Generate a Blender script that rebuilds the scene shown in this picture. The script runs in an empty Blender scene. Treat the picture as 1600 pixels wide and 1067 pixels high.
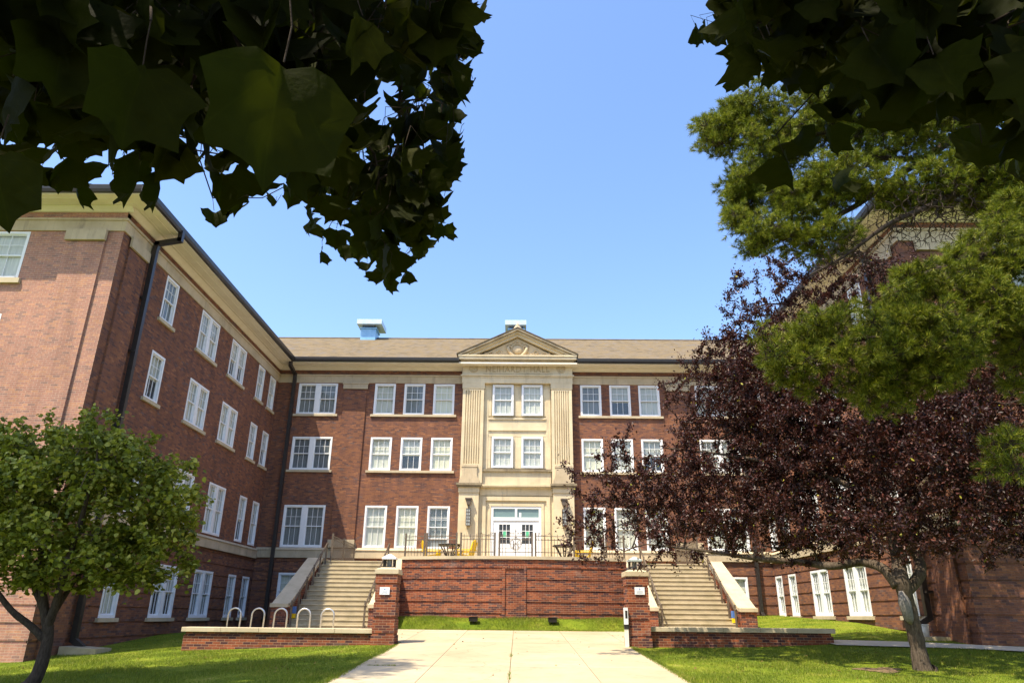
import bpy, bmesh, math, random
import numpy as np
from mathutils import Vector, Matrix
random.seed(7)
rng = np.random.default_rng(11)
S = bpy.context.scene
COL = S.collection
R = math.radians

# ------------------------------------------------------------------ camera, sky, sun, exposure
CX, YAW, PITCH, ROLL, FPX = 0.1711, 0.0114, 0.3693, 0.0105, 1107.94
W0, H0 = 1600, 1067
cy_, sy_ = math.cos(YAW), math.sin(YAW)
_r = np.array([cy_, sy_, 0.]); _f0 = np.array([-sy_, cy_, 0.]); _u0 = np.array([0, 0, 1.])
_f = _f0*math.cos(PITCH)+_u0*math.sin(PITCH); _u = -_f0*math.sin(PITCH)+_u0*math.cos(PITCH)
CR = _r*math.cos(ROLL)+_u*math.sin(ROLL); CU = -_r*math.sin(ROLL)+_u*math.cos(ROLL); CF = _f
CAMP = np.array([CX, 0, 0.])
cam = bpy.data.cameras.new('camera'); co = bpy.data.objects.new('camera', cam); COL.objects.link(co)
co.matrix_world = Matrix(((CR[0], CU[0], -CF[0], CX), (CR[1], CU[1], -CF[1], 0), (CR[2], CU[2], -CF[2], 0), (0, 0, 0, 1)))
cam.sensor_width = 36; cam.lens = FPX/W0*36; cam.clip_start = 0.05; cam.clip_end = 3000
S.camera = co

def ray(u, v):
    return CF*FPX+CR*(u-W0/2)-CU*(v-H0/2)
def at(u, v, Y):            # point seen at photo pixel (u,v) that stands at depth Y
    d = ray(u, v); return CAMP+d*(Y/d[1])
def atd(u, v, dist):
    d = ray(u, v); return CAMP+d/np.linalg.norm(d)*dist
def proj(p):
    d = np.asarray(p)-CAMP; z = d@CF
    return W0/2+FPX*(d@CR)/z, H0/2-FPX*(d@CU)/z, z

SUN = Vector((-1.0, -1.0, 2.7)).normalized()
EL = math.asin(SUN.z); AZ = math.atan2(SUN.x, SUN.y)
w = bpy.data.worlds.new('World'); S.world = w; w.use_nodes = True
nt = w.node_tree; bg = nt.nodes['Background']
sky = nt.nodes.new('ShaderNodeTexSky'); sky.sky_type = 'NISHITA'; sky.sun_disc = False
sky.sun_elevation = EL; sky.sun_rotation = AZ % (2*math.pi)
sky.altitude = 350; sky.air_density = 1.2; sky.dust_density = 2.0; sky.ozone_density = 2.2
hs = nt.nodes.new('ShaderNodeHueSaturation'); hs.inputs['Saturation'].default_value = 1.13; hs.inputs['Hue'].default_value = 0.506
nt.links.new(sky.outputs[0], hs.inputs['Color']); nt.links.new(hs.outputs[0], bg.inputs['Color'])
bg.inputs['Strength'].default_value = 0.15
sl = bpy.data.lights.new('sun', 'SUN'); so = bpy.data.objects.new('sun', sl); COL.objects.link(so)
sl.energy = 4.0; sl.angle = R(0.53); sl.color = (1.0, 0.89, 0.69)
so.rotation_euler = SUN.to_track_quat('Z', 'Y').to_euler(); so.location = (-20, -20, 40)
S.view_settings.view_transform = 'Standard'; S.view_settings.look = 'None'
S.view_settings.exposure = 1.22; S.view_settings.gamma = 1
S.cycles.max_bounces = 8; S.cycles.transparent_max_bounces = 12; S.cycles.diffuse_bounces = 3

# ------------------------------------------------------------------ materials
def base_mat(name, rough=0.8, spec=0.3, metal=0.0):
    m = bpy.data.materials.new(name); m.use_nodes = True
    b = m.node_tree.nodes['Principled BSDF']
    b.inputs['Roughness'].default_value = rough; b.inputs['Specular IOR Level'].default_value = spec
    b.inputs['Metallic'].default_value = metal
    return m, m.node_tree, b
def node(nt, t, **kw):
    n = nt.nodes.new(t)
    for k, v in kw.items():
        if k in n.inputs: n.inputs[k].default_value = v
        else: setattr(n, k, v)
    return n
def ramp(nt, stops, interp='LINEAR'):
    r = nt.nodes.new('ShaderNodeValToRGB'); r.color_ramp.interpolation = interp
    e = r.color_ramp.elements
    while len(e) > 1: e.remove(e[-1])
    e[0].position = stops[0][0]; e[0].color = (*stops[0][1], 1)
    for p, c in stops[1:]:
        k = e.new(p); k.color = (*c, 1)
    return r
def noisy(name, c1, c2, scale=3, rough=0.8, spec=0.3, bump=0.0, bscale=60, metal=0, detail=6, stretch=None):
    m, nt, b = base_mat(name, rough, spec, metal)
    tc = node(nt, 'ShaderNodeTexCoord'); src = tc.outputs['Object']
    if stretch:
        mp = node(nt, 'ShaderNodeMapping'); mp.inputs['Scale'].default_value = stretch
        nt.links.new(src, mp.inputs[0]); src = mp.outputs[0]
    n = node(nt, 'ShaderNodeTexNoise', Scale=scale, Detail=detail, Roughness=0.62)
    nt.links.new(src, n.inputs['Vector'])
    r = ramp(nt, [(0.32, c1), (0.68, c2)]); nt.links.new(n.outputs[0], r.inputs[0])
    nt.links.new(r.outputs[0], b.inputs['Base Color'])
    if bump:
        n2 = node(nt, 'ShaderNodeTexNoise', Scale=bscale, Detail=4); nt.links.new(tc.outputs['Object'], n2.inputs['Vector'])
        bp = node(nt, 'ShaderNodeBump', Strength=bump, Distance=0.01); nt.links.new(n2.outputs[0], bp.inputs['Height'])
        nt.links.new(bp.outputs[0], b.inputs['Normal'])
    return m
def brick(name, stops, mortar, msize=0.010, bump=0.6, tint=0.25, vertical=False, salt=0.0):
    m, nt, b = base_mat(name, 0.85, 0.2)
    uv = node(nt, 'ShaderNodeUVMap'); uv.uv_map = 'UVMap'
    src = uv.outputs[0]
    if vertical:
        mp = node(nt, 'ShaderNodeMapping'); mp.inputs['Rotation'].default_value = (0, 0, math.pi/2)
        nt.links.new(src, mp.inputs[0]); src = mp.outputs[0]
    bk = nt.nodes.new('ShaderNodeTexBrick'); bk.offset = 0.5
    for k, v in (('Scale', 1.0), ('Mortar Size', msize/2), ('Mortar Smooth', 0.25), ('Bias', 0.0), ('Brick Width', 0.213), ('Row Height', 0.0677)):
        bk.inputs[k].default_value = v
    bk.inputs['Color1'].default_value = (0, 0, 0, 1); bk.inputs['Color2'].default_value = (1, 1, 1, 1)
    bk.inputs['Mortar'].default_value = (0.5, 0.5, 0.5, 1)
    nt.links.new(src, bk.inputs['Vector'])
    rp = ramp(nt, stops, 'CONSTANT'); nt.links.new(bk.outputs['Color'], rp.inputs[0])
    n = node(nt, 'ShaderNodeTexNoise', Scale=0.55, Detail=5, Roughness=0.6); nt.links.new(uv.outputs[0], n.inputs['Vector'])
    n3 = node(nt, 'ShaderNodeTexNoise', Scale=18.0, Detail=3); nt.links.new(uv.outputs[0], n3.inputs['Vector'])
    r2 = ramp(nt, [(0.3, (1-tint,)*3), (0.72, (1+tint*.6, 1+tint*.45, 1+tint*.4))]); nt.links.new(n.outputs[0], r2.inputs[0])
    r3 = ramp(nt, [(0.3, (.82,)*3), (0.7, (1.12,)*3)]); nt.links.new(n3.outputs[0], r3.inputs[0])
    mx = node(nt, 'ShaderNodeMix', data_type='RGBA', blend_type='MULTIPLY'); mx.inputs[0].default_value = 1
    nt.links.new(rp.outputs[0], mx.inputs[6]); nt.links.new(r2.outputs[0], mx.inputs[7])
    my = node(nt, 'ShaderNodeMix', data_type='RGBA', blend_type='MULTIPLY'); my.inputs[0].default_value = 1
    nt.links.new(mx.outputs[2], my.inputs[6]); nt.links.new(r3.outputs[0], my.inputs[7])
    mo = node(nt, 'ShaderNodeMix', data_type='RGBA'); nt.links.new(bk.outputs['Fac'], mo.inputs[0])
    nt.links.new(my.outputs[2], mo.inputs[6]); mo.inputs[7].default_value = (*mortar, 1)
    mp2 = node(nt, 'ShaderNodeMapping'); mp2.inputs['Scale'].default_value = (1.6, .28, 1); nt.links.new(uv.outputs[0], mp2.inputs[0])
    n5 = node(nt, 'ShaderNodeTexNoise', Scale=1.4, Detail=6, Roughness=0.65); nt.links.new(mp2.outputs[0], n5.inputs['Vector'])
    r5 = ramp(nt, [(.35, (.80, .79, .79)), (.55, (1, 1, 1)), (.75, (1.10, 1.07, 1.05))]); nt.links.new(n5.outputs[0], r5.inputs[0])
    m5 = node(nt, 'ShaderNodeMix', data_type='RGBA', blend_type='MULTIPLY'); m5.inputs[0].default_value = 1
    nt.links.new(mo.outputs[2], m5.inputs[6]); nt.links.new(r5.outputs[0], m5.inputs[7])
    n6 = node(nt, 'ShaderNodeTexNoise', Scale=0.9, Detail=9, Roughness=0.75); nt.links.new(uv.outputs[0], n6.inputs['Vector'])
    r6 = ramp(nt, [(.57, (0, 0, 0)), (.75, (salt, salt, salt))]); nt.links.new(n6.outputs[0], r6.inputs[0])
    m6 = node(nt, 'ShaderNodeMix', data_type='RGBA'); nt.links.new(r6.outputs[0], m6.inputs[0]); nt.links.new(m5.outputs[2], m6.inputs[6]); m6.inputs[7].default_value = (.42, .34, .29, 1)
    nt.links.new(m6.outputs[2], b.inputs['Base Color'])
    bp = node(nt, 'ShaderNodeBump', Strength=bump, Distance=0.006); bp.invert = True
    nt.links.new(bk.outputs['Fac'], bp.inputs['Height']); nt.links.new(bp.outputs[0], b.inputs['Normal'])
    return m
def stone(name, c1, c2, bw=1.25, bh=0.62, stain=0.35, joint=0.75):
    m, nt, b = base_mat(name, 0.85, 0.2)
    uv = node(nt, 'ShaderNodeUVMap'); uv.uv_map = 'UVMap'; tc = node(nt, 'ShaderNodeTexCoord')
    n = node(nt, 'ShaderNodeTexNoise', Scale=1.3, Detail=8, Roughness=0.65); nt.links.new(tc.outputs['Object'], n.inputs['Vector'])
    r = ramp(nt, [(0.3, c1), (0.7, c2)]); nt.links.new(n.outputs[0], r.inputs[0])
    bk = nt.nodes.new('ShaderNodeTexBrick'); bk.offset = 0.5
    for k, v in (('Scale', 1.0), ('Mortar Size', 0.004), ('Mortar Smooth', 0.3), ('Brick Width', bw), ('Row Height', bh)):
        bk.inputs[k].default_value = v
    bk.inputs['Color1'].default_value = (.93, .93, .92, 1); bk.inputs['Color2'].default_value = (1.05, 1.04, 1.02, 1); bk.inputs['Mortar'].default_value = (joint,)*3+(1,)
    nt.links.new(uv.outputs[0], bk.inputs['Vector'])
    mx = node(nt, 'ShaderNodeMix', data_type='RGBA', blend_type='MULTIPLY'); mx.inputs[0].default_value = 1
    nt.links.new(r.outputs[0], mx.inputs[6]); nt.links.new(bk.outputs['Color'], mx.inputs[7])
    mp = node(nt, 'ShaderNodeMapping'); mp.inputs['Scale'].default_value = (2.2, 2.2, 0.35); nt.links.new(tc.outputs['Object'], mp.inputs[0])
    n2 = node(nt, 'ShaderNodeTexNoise', Scale=1.5, Detail=7, Roughness=0.7); nt.links.new(mp.outputs[0], n2.inputs['Vector'])
    r2 = ramp(nt, [(0.54, (1, 1, 1)), (0.78, (1-stain, 1-stain, 1-stain*.9))]); nt.links.new(n2.outputs[0], r2.inputs[0])
    my = node(nt, 'ShaderNodeMix', data_type='RGBA', blend_type='MULTIPLY'); my.inputs[0].default_value = 1
    nt.links.new(mx.outputs[2], my.inputs[6]); nt.links.new(r2.outputs[0], my.inputs[7])
    nt.links.new(my.outputs[2], b.inputs['Base Color'])
    n3 = node(nt, 'ShaderNodeTexNoise', Scale=40, Detail=4); nt.links.new(tc.outputs['Object'], n3.inputs['Vector'])
    bp = node(nt, 'ShaderNodeBump', Strength=0.25, Distance=0.01); nt.links.new(n3.outputs[0], bp.inputs['Height']); nt.links.new(bp.outputs[0], b.inputs['Normal'])
    return m
def leafmat(name, stops, trans=0.3, tcol=(.25, .35, .04), rough=0.45, spec=0.4, vein=False):
    m, nt, b = base_mat(name, rough, spec)
    g = node(nt, 'ShaderNodeNewGeometry'); r = ramp(nt, stops); nt.links.new(g.outputs['Random Per Island'], r.inputs[0])
    col = r.outputs[0]
    nt.links.new(col, b.inputs['Base Color'])
    t = node(nt, 'ShaderNodeBsdfTranslucent')
    mx = node(nt, 'ShaderNodeMix', data_type='RGBA', blend_type='MIX'); mx.inputs[0].default_value = 0.6
    nt.links.new(col, mx.inputs[6]); mx.inputs[7].default_value = (*tcol, 1); nt.links.new(mx.outputs[2], t.inputs['Color'])
    ms = node(nt, 'ShaderNodeMixShader'); ms.inputs[0].default_value = trans
    nt.links.new(b.outputs[0], ms.inputs[1]); nt.links.new(t.outputs[0], ms.inputs[2])
    out = nt.nodes['Material Output']; nt.links.new(ms.outputs[0], out.inputs['Surface'])
    if vein:
        tc = node(nt, 'ShaderNodeTexCoord'); n = node(nt, 'ShaderNodeTexNoise', Scale=55, Detail=5); nt.links.new(tc.outputs['Object'], n.inputs['Vector'])
        bp = node(nt, 'ShaderNodeBump', Strength=0.5, Distance=0.004); nt.links.new(n.outputs[0], bp.inputs['Height']); nt.links.new(bp.outputs[0], b.inputs['Normal'])
    return m

BR = [(0, (.125, .063, .052)), (.12, (.19, .083, .052)), (.36, (.218, .094, .054)), (.60, (.160, .074, .053)), (.74, (.25, .106, .054)), (.92, (.30, .13, .065)), (.97, (.15, .094, .082))]
M = {}
M['brick'] = brick('brick_wall', BR, (.175, .105, .078), 0.009, 0.5, .13)
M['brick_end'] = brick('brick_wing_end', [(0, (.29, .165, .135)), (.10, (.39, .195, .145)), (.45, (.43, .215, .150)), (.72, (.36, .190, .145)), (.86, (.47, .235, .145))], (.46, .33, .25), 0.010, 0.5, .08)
M['brick_front'] = brick('brick_terrace', [(0, (.085, .035, .036)), (.18, (.20, .060, .034)), (.45, (.255, .074, .036)), (.66, (.125, .046, .038)), (.78, (.32, .095, .042)), (.93, (.12, .062, .055))], (.36, .22, .14), 0.010, 0.7, 0.22, False, .5)
M['brick_vert'] = brick('brick_soldier', [(0, (.12, .045, .036)), (.4, (.22, .075, .045)), (.8, (.30, .10, .05))], (.36, .22, .13), 0.011, 0.7, 0.2, True)
M['stone'] = stone('limestone', (.56, .46, .30), (.68, .58, .40))
M['stone_trim'] = stone('limestone_trim', (.42, .34, .225), (.56, .46, .32), 1.5, 5.0, 0.45)
M['coping'] = stone('cast_coping', (.42, .345, .23), (.56, .47, .33), 1.2, 7.0, 0.25, .8)
M['cream'] = noisy('cream_soffit', (.72, .66, .55), (.80, .75, .65), 2, 0.6)
M['white'] = noisy('white_paint', (.74, .75, .76), (.82, .82, .82), 6, 0.45)
M['gutter'] = noisy('dark_metal', (.020, .017, .016), (.032, .027, .025), 4, 0.35, 0.5)
M['bronze'] = noisy('bronze_rail', (.085, .062, .042), (.125, .092, .062), 8, 0.45, 0.5)
M['concrete'] = noisy('concrete', (.50, .42, .30), (.57, .485, .36), 1.6, 0.9, 0.2, 0.25, 45, detail=10)
def walkmat():
    m, nt, b = base_mat('walk_concrete', 0.9, 0.2); tc = node(nt, 'ShaderNodeTexCoord'); g = node(nt, 'ShaderNodeNewGeometry')
    r0 = ramp(nt, [(0, (.385, .315, .205)), (1, (.445, .37, .255))]); nt.links.new(g.outputs['Random Per Island'], r0.inputs[0]); col = r0.outputs[0]
    for sc_, st in ((.55, [(.35, (.86, .84, .80)), (.62, (1.04, 1.03, 1.02))]), (3.2, [(.30, (.80, .78, .73)), (.42, (1, 1, 1)), (.7, (1.05, 1.05, 1.04))]), (34, [(.3, (.90, .90, .89)), (.7, (1.07, 1.07, 1.07))])):
        n = node(nt, 'ShaderNodeTexNoise', Scale=sc_, Detail=9, Roughness=0.68); nt.links.new(tc.outputs['Object'], n.inputs['Vector'])
        r = ramp(nt, st); nt.links.new(n.outputs[0], r.inputs[0]); mx = node(nt, 'ShaderNodeMix', data_type='RGBA', blend_type='MULTIPLY'); mx.inputs[0].default_value = 1
        nt.links.new(col, mx.inputs[6]); nt.links.new(r.outputs[0], mx.inputs[7]); col = mx.outputs[2]
    v = node(nt, 'ShaderNodeTexVoronoi', Scale=.33); v.feature = 'DISTANCE_TO_EDGE'; nz = node(nt, 'ShaderNodeTexNoise', Scale=1.2, Detail=6); nt.links.new(tc.outputs['Object'], nz.inputs['Vector'])
    av = node(nt, 'ShaderNodeMix', data_type='RGBA'); av.inputs[0].default_value = .35; nt.links.new(tc.outputs['Object'], av.inputs[6]); nt.links.new(nz.outputs[1], av.inputs[7]); nt.links.new(av.outputs[2], v.inputs['Vector'])
    rv = ramp(nt, [(0, (.72, .68, .60)), (.0014, (1, 1, 1))]); nt.links.new(v.outputs['Distance'], rv.inputs[0])
    mx = node(nt, 'ShaderNodeMix', data_type='RGBA', blend_type='MULTIPLY'); mx.inputs[0].default_value = .7; nt.links.new(col, mx.inputs[6]); nt.links.new(rv.outputs[0], mx.inputs[7])
    nt.links.new(mx.outputs[2], b.inputs['Base Color']); return m
M['walk'] = walkmat()
M['concrete_old'] = noisy('step_concrete', (.33, .275, .170), (.47, .39, .26), 2.5, 0.9, 0.2, 0.35, 30, detail=10)
M['vent'] = noisy('blue_vent', (.16, .36, .60), (.26, .48, .70), 3, 0.35, 0.5)
M['ventcap'] = noisy('pale_vent_cap', (.42, .56, .68), (.54, .67, .77), 3, 0.35, 0.5)
M['yellow'] = noisy('yellow_plastic', (.80, .52, .003), (.86, .58, .005), 5, 0.5)
M['black'] = noisy('black_metal', (.015, .014, .013), (.03, .027, .024), 5, 0.5)
M['steel'] = noisy('galvanized', (.50, .49, .47), (.70, .68, .64), 14, 0.35, 0.5, metal=0.75)
M['plastic_white'] = noisy('white_plastic', (.66, .66, .64), (.76, .76, .74), 8, 0.5)
M['sign'] = noisy('sign_white', (.76, .77, .80), (.80, .81, .84), 8, 0.4)
M['blue'] = noisy('blue_ink', (.06, .14, .40), (.08, .18, .45), 8, 0.5)
M['grey_ink'] = noisy('grey_ink', (.42, .45, .52), (.48, .50, .56), 8, 0.5)
M['green_sticker'] = noisy('green_sticker', (.08, .42, .22), (.12, .50, .28), 8, 0.5)
M['bark'] = noisy('bark_grey', (.040, .029, .021), (.125, .096, .070), 5, 0.95, 0.1, 1.0, 30, stretch=(6, 6, 1.2))
M['bark_dark'] = noisy('bark_dark', (.030, .022, .018), (.075, .058, .046), 6, 0.95, 0.1, 0.8, 40, stretch=(5, 5, 1.5))
M['bare_wood'] = noisy('bare_wood', (.10, .095, .095), (.26, .23, .21), 7, 0.8, 0.1, 0.5, 30, stretch=(8, 8, 1))
M['linden'] = leafmat('green_leaf', [(0, (.040, .060, .006)), (.4, (.115, .142, .016)), (.75, (.25, .27, .040)), (1, (.44, .42, .10))], .34, (.42, .45, .03), .5, .18)
M['plum'] = leafmat('purple_leaf', [(0, (.014, .0055, .0052)), (.5, (.031, .0115, .0098)), (.90, (.066, .023, .017)), (.990, (.12, .036, .022)), (.998, (.30, .30, .03)), (1, (.36, .34, .04))], .12, (.17, .04, .02), 0.45, 0.25)
M['pine'] = leafmat('needles', [(0, (.032, .058, .005)), (.4, (.105, .145, .010)), (.8, (.21, .24, .018)), (1, (.36, .33, .05))], .22, (.26, .30, .02), 0.5, 0.2)
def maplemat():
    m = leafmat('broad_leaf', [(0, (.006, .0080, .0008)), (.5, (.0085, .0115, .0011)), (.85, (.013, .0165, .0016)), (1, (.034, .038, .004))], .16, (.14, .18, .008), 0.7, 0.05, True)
    nt = m.node_tree; b = nt.nodes['Principled BSDF']; uv = node(nt, 'ShaderNodeUVMap'); uv.uv_map = 'UVMap'
    sx = node(nt, 'ShaderNodeSeparateXYZ'); nt.links.new(uv.outputs[0], sx.inputs[0])
    at_ = node(nt, 'ShaderNodeMath', operation='ARCTAN2'); nt.links.new(sx.outputs[0], at_.inputs[0]); nt.links.new(sx.outputs[1], at_.inputs[1])
    pg = node(nt, 'ShaderNodeMath', operation='PINGPONG'); pg.inputs[1].default_value = .31; nt.links.new(at_.outputs[0], pg.inputs[0])
    ln = node(nt, 'ShaderNodeVectorMath', operation='LENGTH'); nt.links.new(uv.outputs[0], ln.inputs[0])
    mu = node(nt, 'ShaderNodeMath', operation='MULTIPLY'); nt.links.new(pg.outputs[0], mu.inputs[0]); nt.links.new(ln.outputs['Value'], mu.inputs[1])
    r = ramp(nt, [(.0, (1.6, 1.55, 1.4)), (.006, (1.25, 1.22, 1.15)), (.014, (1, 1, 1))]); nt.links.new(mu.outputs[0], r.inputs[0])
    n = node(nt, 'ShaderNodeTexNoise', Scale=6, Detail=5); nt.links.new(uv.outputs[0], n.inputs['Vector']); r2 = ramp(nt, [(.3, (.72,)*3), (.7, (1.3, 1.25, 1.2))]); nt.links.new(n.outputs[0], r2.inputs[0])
    src = b.inputs['Base Color'].links[0].from_socket
    for q in (r, r2):
        mx = node(nt, 'ShaderNodeMix', data_type='RGBA', blend_type='MULTIPLY'); mx.inputs[0].default_value = 1; nt.links.new(src, mx.inputs[6]); nt.links.new(q.outputs[0], mx.inputs[7]); src = mx.outputs[2]
    nt.links.new(src, b.inputs['Base Color']); return m
M['maple'] = maplemat()
M['grass'] = leafmat('grass_blade', [(0, (.085, .125, .010)), (.5, (.155, .205, .014)), (.85, (.235, .27, .026)), (1, (.38, .33, .10))], .3, (.3, .4, .03), 0.6, 0.25)
M['straw'] = noisy('mulch', (.10, .065, .035), (.20, .13, .07), 9, 0.95)
def tint_grass():
    nt = M['grass'].node_tree; b = nt.nodes['Principled BSDF']; src = b.inputs['Base Color'].links[0].from_socket
    tc = node(nt, 'ShaderNodeTexCoord')
    for sc_, st in ((.7, [(.34, (.62, .72, .7)), (.52, (1, 1, 1)), (.70, (1.35, 1.15, 1.3))]), (5.5, [(.35, (.75, .8, .8)), (.68, (1.22, 1.12, 1.1))])):
        n = node(nt, 'ShaderNodeTexNoise', Scale=sc_, Detail=6, Roughness=.65); nt.links.new(tc.outputs['Object'], n.inputs['Vector']); r = ramp(nt, st); nt.links.new(n.outputs[0], r.inputs[0])
        mx = node(nt, 'ShaderNodeMix', data_type='RGBA', blend_type='MULTIPLY'); mx.inputs[0].default_value = 1; nt.links.new(src, mx.inputs[6]); nt.links.new(r.outputs[0], mx.inputs[7]); src = mx.outputs[2]
    nt.links.new(src, b.inputs['Base Color'])
tint_grass()
# shingles
def shingle():
    m, nt, b = base_mat('shingles', 0.95, 0.1)
    uv = node(nt, 'ShaderNodeUVMap'); uv.uv_map = 'UVMap'
    bk = nt.nodes.new('ShaderNodeTexBrick'); bk.offset = 0.37
    for k, v in (('Scale', 1.0), ('Mortar Size', 0.008), ('Brick Width', 0.30), ('Row Height', 0.15), ('Mortar Smooth', .2)): bk.inputs[k].default_value = v
    bk.inputs['Color1'].default_value = (0, 0, 0, 1); bk.inputs['Color2'].default_value = (1, 1, 1, 1); bk.inputs['Mortar'].default_value = (.0, .0, .0, 1)
    nt.links.new(uv.outputs[0], bk.inputs['Vector'])
    n = node(nt, 'ShaderNodeTexNoise', Scale=0.8, Detail=8, Roughness=0.8); nt.links.new(uv.outputs[0], n.inputs['Vector'])
    ad = node(nt, 'ShaderNodeMath', operation='ADD'); mu = node(nt, 'ShaderNodeMath', operation='MULTIPLY'); mu.inputs[1].default_value = 0.5
    nt.links.new(bk.outputs['Color'], mu.inputs[0]); nt.links.new(mu.outputs[0], ad.inputs[0]); nt.links.new(n.outputs[0], ad.inputs[1])
    r = ramp(nt, [(.35, (.070, .055, .040)), (.6, (.145, .112, .068)), (.8, (.185, .138, .078)), (1, (.14, .122, .105))]); nt.links.new(ad.outputs[0], r.inputs[0])
    nt.links.new(r.outputs[0], b.inputs['Base Color']); return m
M['shingle'] = shingle()
# lawn soil/grass sheet
def lawnmat():
    m, nt, b = base_mat('lawn', 0.95, 0.1)
    tc = node(nt, 'ShaderNodeTexCoord')
    n = node(nt, 'ShaderNodeTexNoise', Scale=0.9, Detail=9, Roughness=0.7); nt.links.new(tc.outputs['Object'], n.inputs['Vector'])
    r = ramp(nt, [(.32, (.065, .105, .008)), (.50, (.13, .17, .012)), (.62, (.19, .21, .022)), (.72, (.27, .23, .07))]); nt.links.new(n.outputs[0], r.inputs[0])
    n2 = node(nt, 'ShaderNodeTexNoise', Scale=45, Detail=3); nt.links.new(tc.outputs['Object'], n2.inputs['Vector'])
    r2 = ramp(nt, [(.3, (.6,)*3), (.7, (1.3,)*3)]); nt.links.new(n2.outputs[0], r2.inputs[0])
    mx = node(nt, 'ShaderNodeMix', data_type='RGBA', blend_type='MULTIPLY'); mx.inputs[0].default_value = 1
    nt.links.new(r.outputs[0], mx.inputs[6]); nt.links.new(r2.outputs[0], mx.inputs[7]); nt.links.new(mx.outputs[2], b.inputs['Base Color'])
    return m
M['lawn'] = lawnmat(); M['bounce_ground'] = noisy('grey_bounce', (.17, .155, .14), (.25, .23, .205), 1.2, .95, .1)  # the grey noise belongs to the added bounce sheet
def panemat(name, refl=0.03, tint=(.93, .95, .95)):
    m = bpy.data.materials.new(name); m.use_nodes = True; nt = m.node_tree; nt.nodes.clear()
    out = nt.nodes.new('ShaderNodeOutputMaterial'); tr = node(nt, 'ShaderNodeBsdfTransparent'); tr.inputs[0].default_value = (*tint, 1)
    gl = node(nt, 'ShaderNodeBsdfGlossy', Roughness=0.03); lw = node(nt, 'ShaderNodeLayerWeight', Blend=0.5); pw = node(nt, 'ShaderNodeMath', operation='POWER'); pw.inputs[1].default_value = 4.0
    nt.links.new(lw.outputs['Facing'], pw.inputs[0]); m7 = node(nt, 'ShaderNodeMath', operation='MULTIPLY'); m7.inputs[1].default_value = .7; nt.links.new(pw.outputs[0], m7.inputs[0])
    ad = node(nt, 'ShaderNodeMath', operation='ADD'); ad.inputs[1].default_value = .05; ad.use_clamp = True
    n = node(nt, 'ShaderNodeTexNoise', Scale=2.5, Detail=2); tc = node(nt, 'ShaderNodeTexCoord'); nt.links.new(tc.outputs['Object'], n.inputs['Vector'])
    bp = node(nt, 'ShaderNodeBump', Strength=0.12, Distance=0.05); nt.links.new(n.outputs[0], bp.inputs['Height']); nt.links.new(bp.outputs[0], gl.inputs['Normal'])
    nt.links.new(m7.outputs[0], ad.inputs[0]); ms = node(nt, 'ShaderNodeMixShader'); nt.links.new(ad.outputs[0], ms.inputs[0])
    nt.links.new(tr.outputs[0], ms.inputs[1]); nt.links.new(gl.outputs[0], ms.inputs[2]); nt.links.new(ms.outputs[0], out.inputs['Surface'])
    return m
M['pane'] = panemat('window_glass')
M['lampglass'] = noisy('lamp_glass', (.24, .25, .24), (.40, .42, .40), 9, 0.2, 0.5)
def curtain(name, a, c, scale=26):
    m, nt, b = base_mat(name, 0.9, 0.1)
    tc = node(nt, 'ShaderNodeTexCoord'); mp = node(nt, 'ShaderNodeMapping'); mp.inputs['Scale'].default_value = (1, 1, .06); nt.links.new(tc.outputs['Object'], mp.inputs[0])
    n = node(nt, 'ShaderNodeTexNoise', Scale=scale, Detail=3, Roughness=.6); nt.links.new(mp.outputs[0], n.inputs['Vector'])
    r = ramp(nt, [(.35, a), (.65, c)]); nt.links.new(n.outputs[0], r.inputs[0])
    oi = node(nt, 'ShaderNodeObjectInfo'); ro_ = ramp(nt, [(0, (.74, .76, .78)), (.5, (.95, .96, .95)), (1, (1.1, 1.08, 1.0))]); nt.links.new(oi.outputs['Random'], ro_.inputs[0])
    mx = node(nt, 'ShaderNodeMix', data_type='RGBA', blend_type='MULTIPLY'); mx.inputs[0].default_value = 1; nt.links.new(r.outputs[0], mx.inputs[6]); nt.links.new(ro_.outputs[0], mx.inputs[7]); nt.links.new(mx.outputs[2], b.inputs['Base Color'])
    return m
M['shade'] = curtain('pale_shade', (.50, .50, .44), (.64, .64, .57))
M['shade2'] = curtain('cream_shade', (.56, .56, .44), (.68, .66, .53))
M['shade3'] = curtain('grey_screen', (.16, .175, .18), (.25, .265, .27))
M['transom'] = noisy('transom_glass', (.13, .20, .20), (.16, .23, .23), 3, 0.12, 0.6)
M['dark'] = noisy('room_dark_paint', (.02, .022, .022), (.05, .05, .048), 4, 0.25, 0.6)  # unlit room behind the glass, its shade put into the colour
M['weathered'] = stone('weathered_limestone', (.13, .105, .070), (.40, .33, .22), 9, 9, 0.5)
M['carve'] = stone('carved_stone', (.50, .39, .24), (.62, .49, .31), 9, 9, 0.1)

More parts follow.
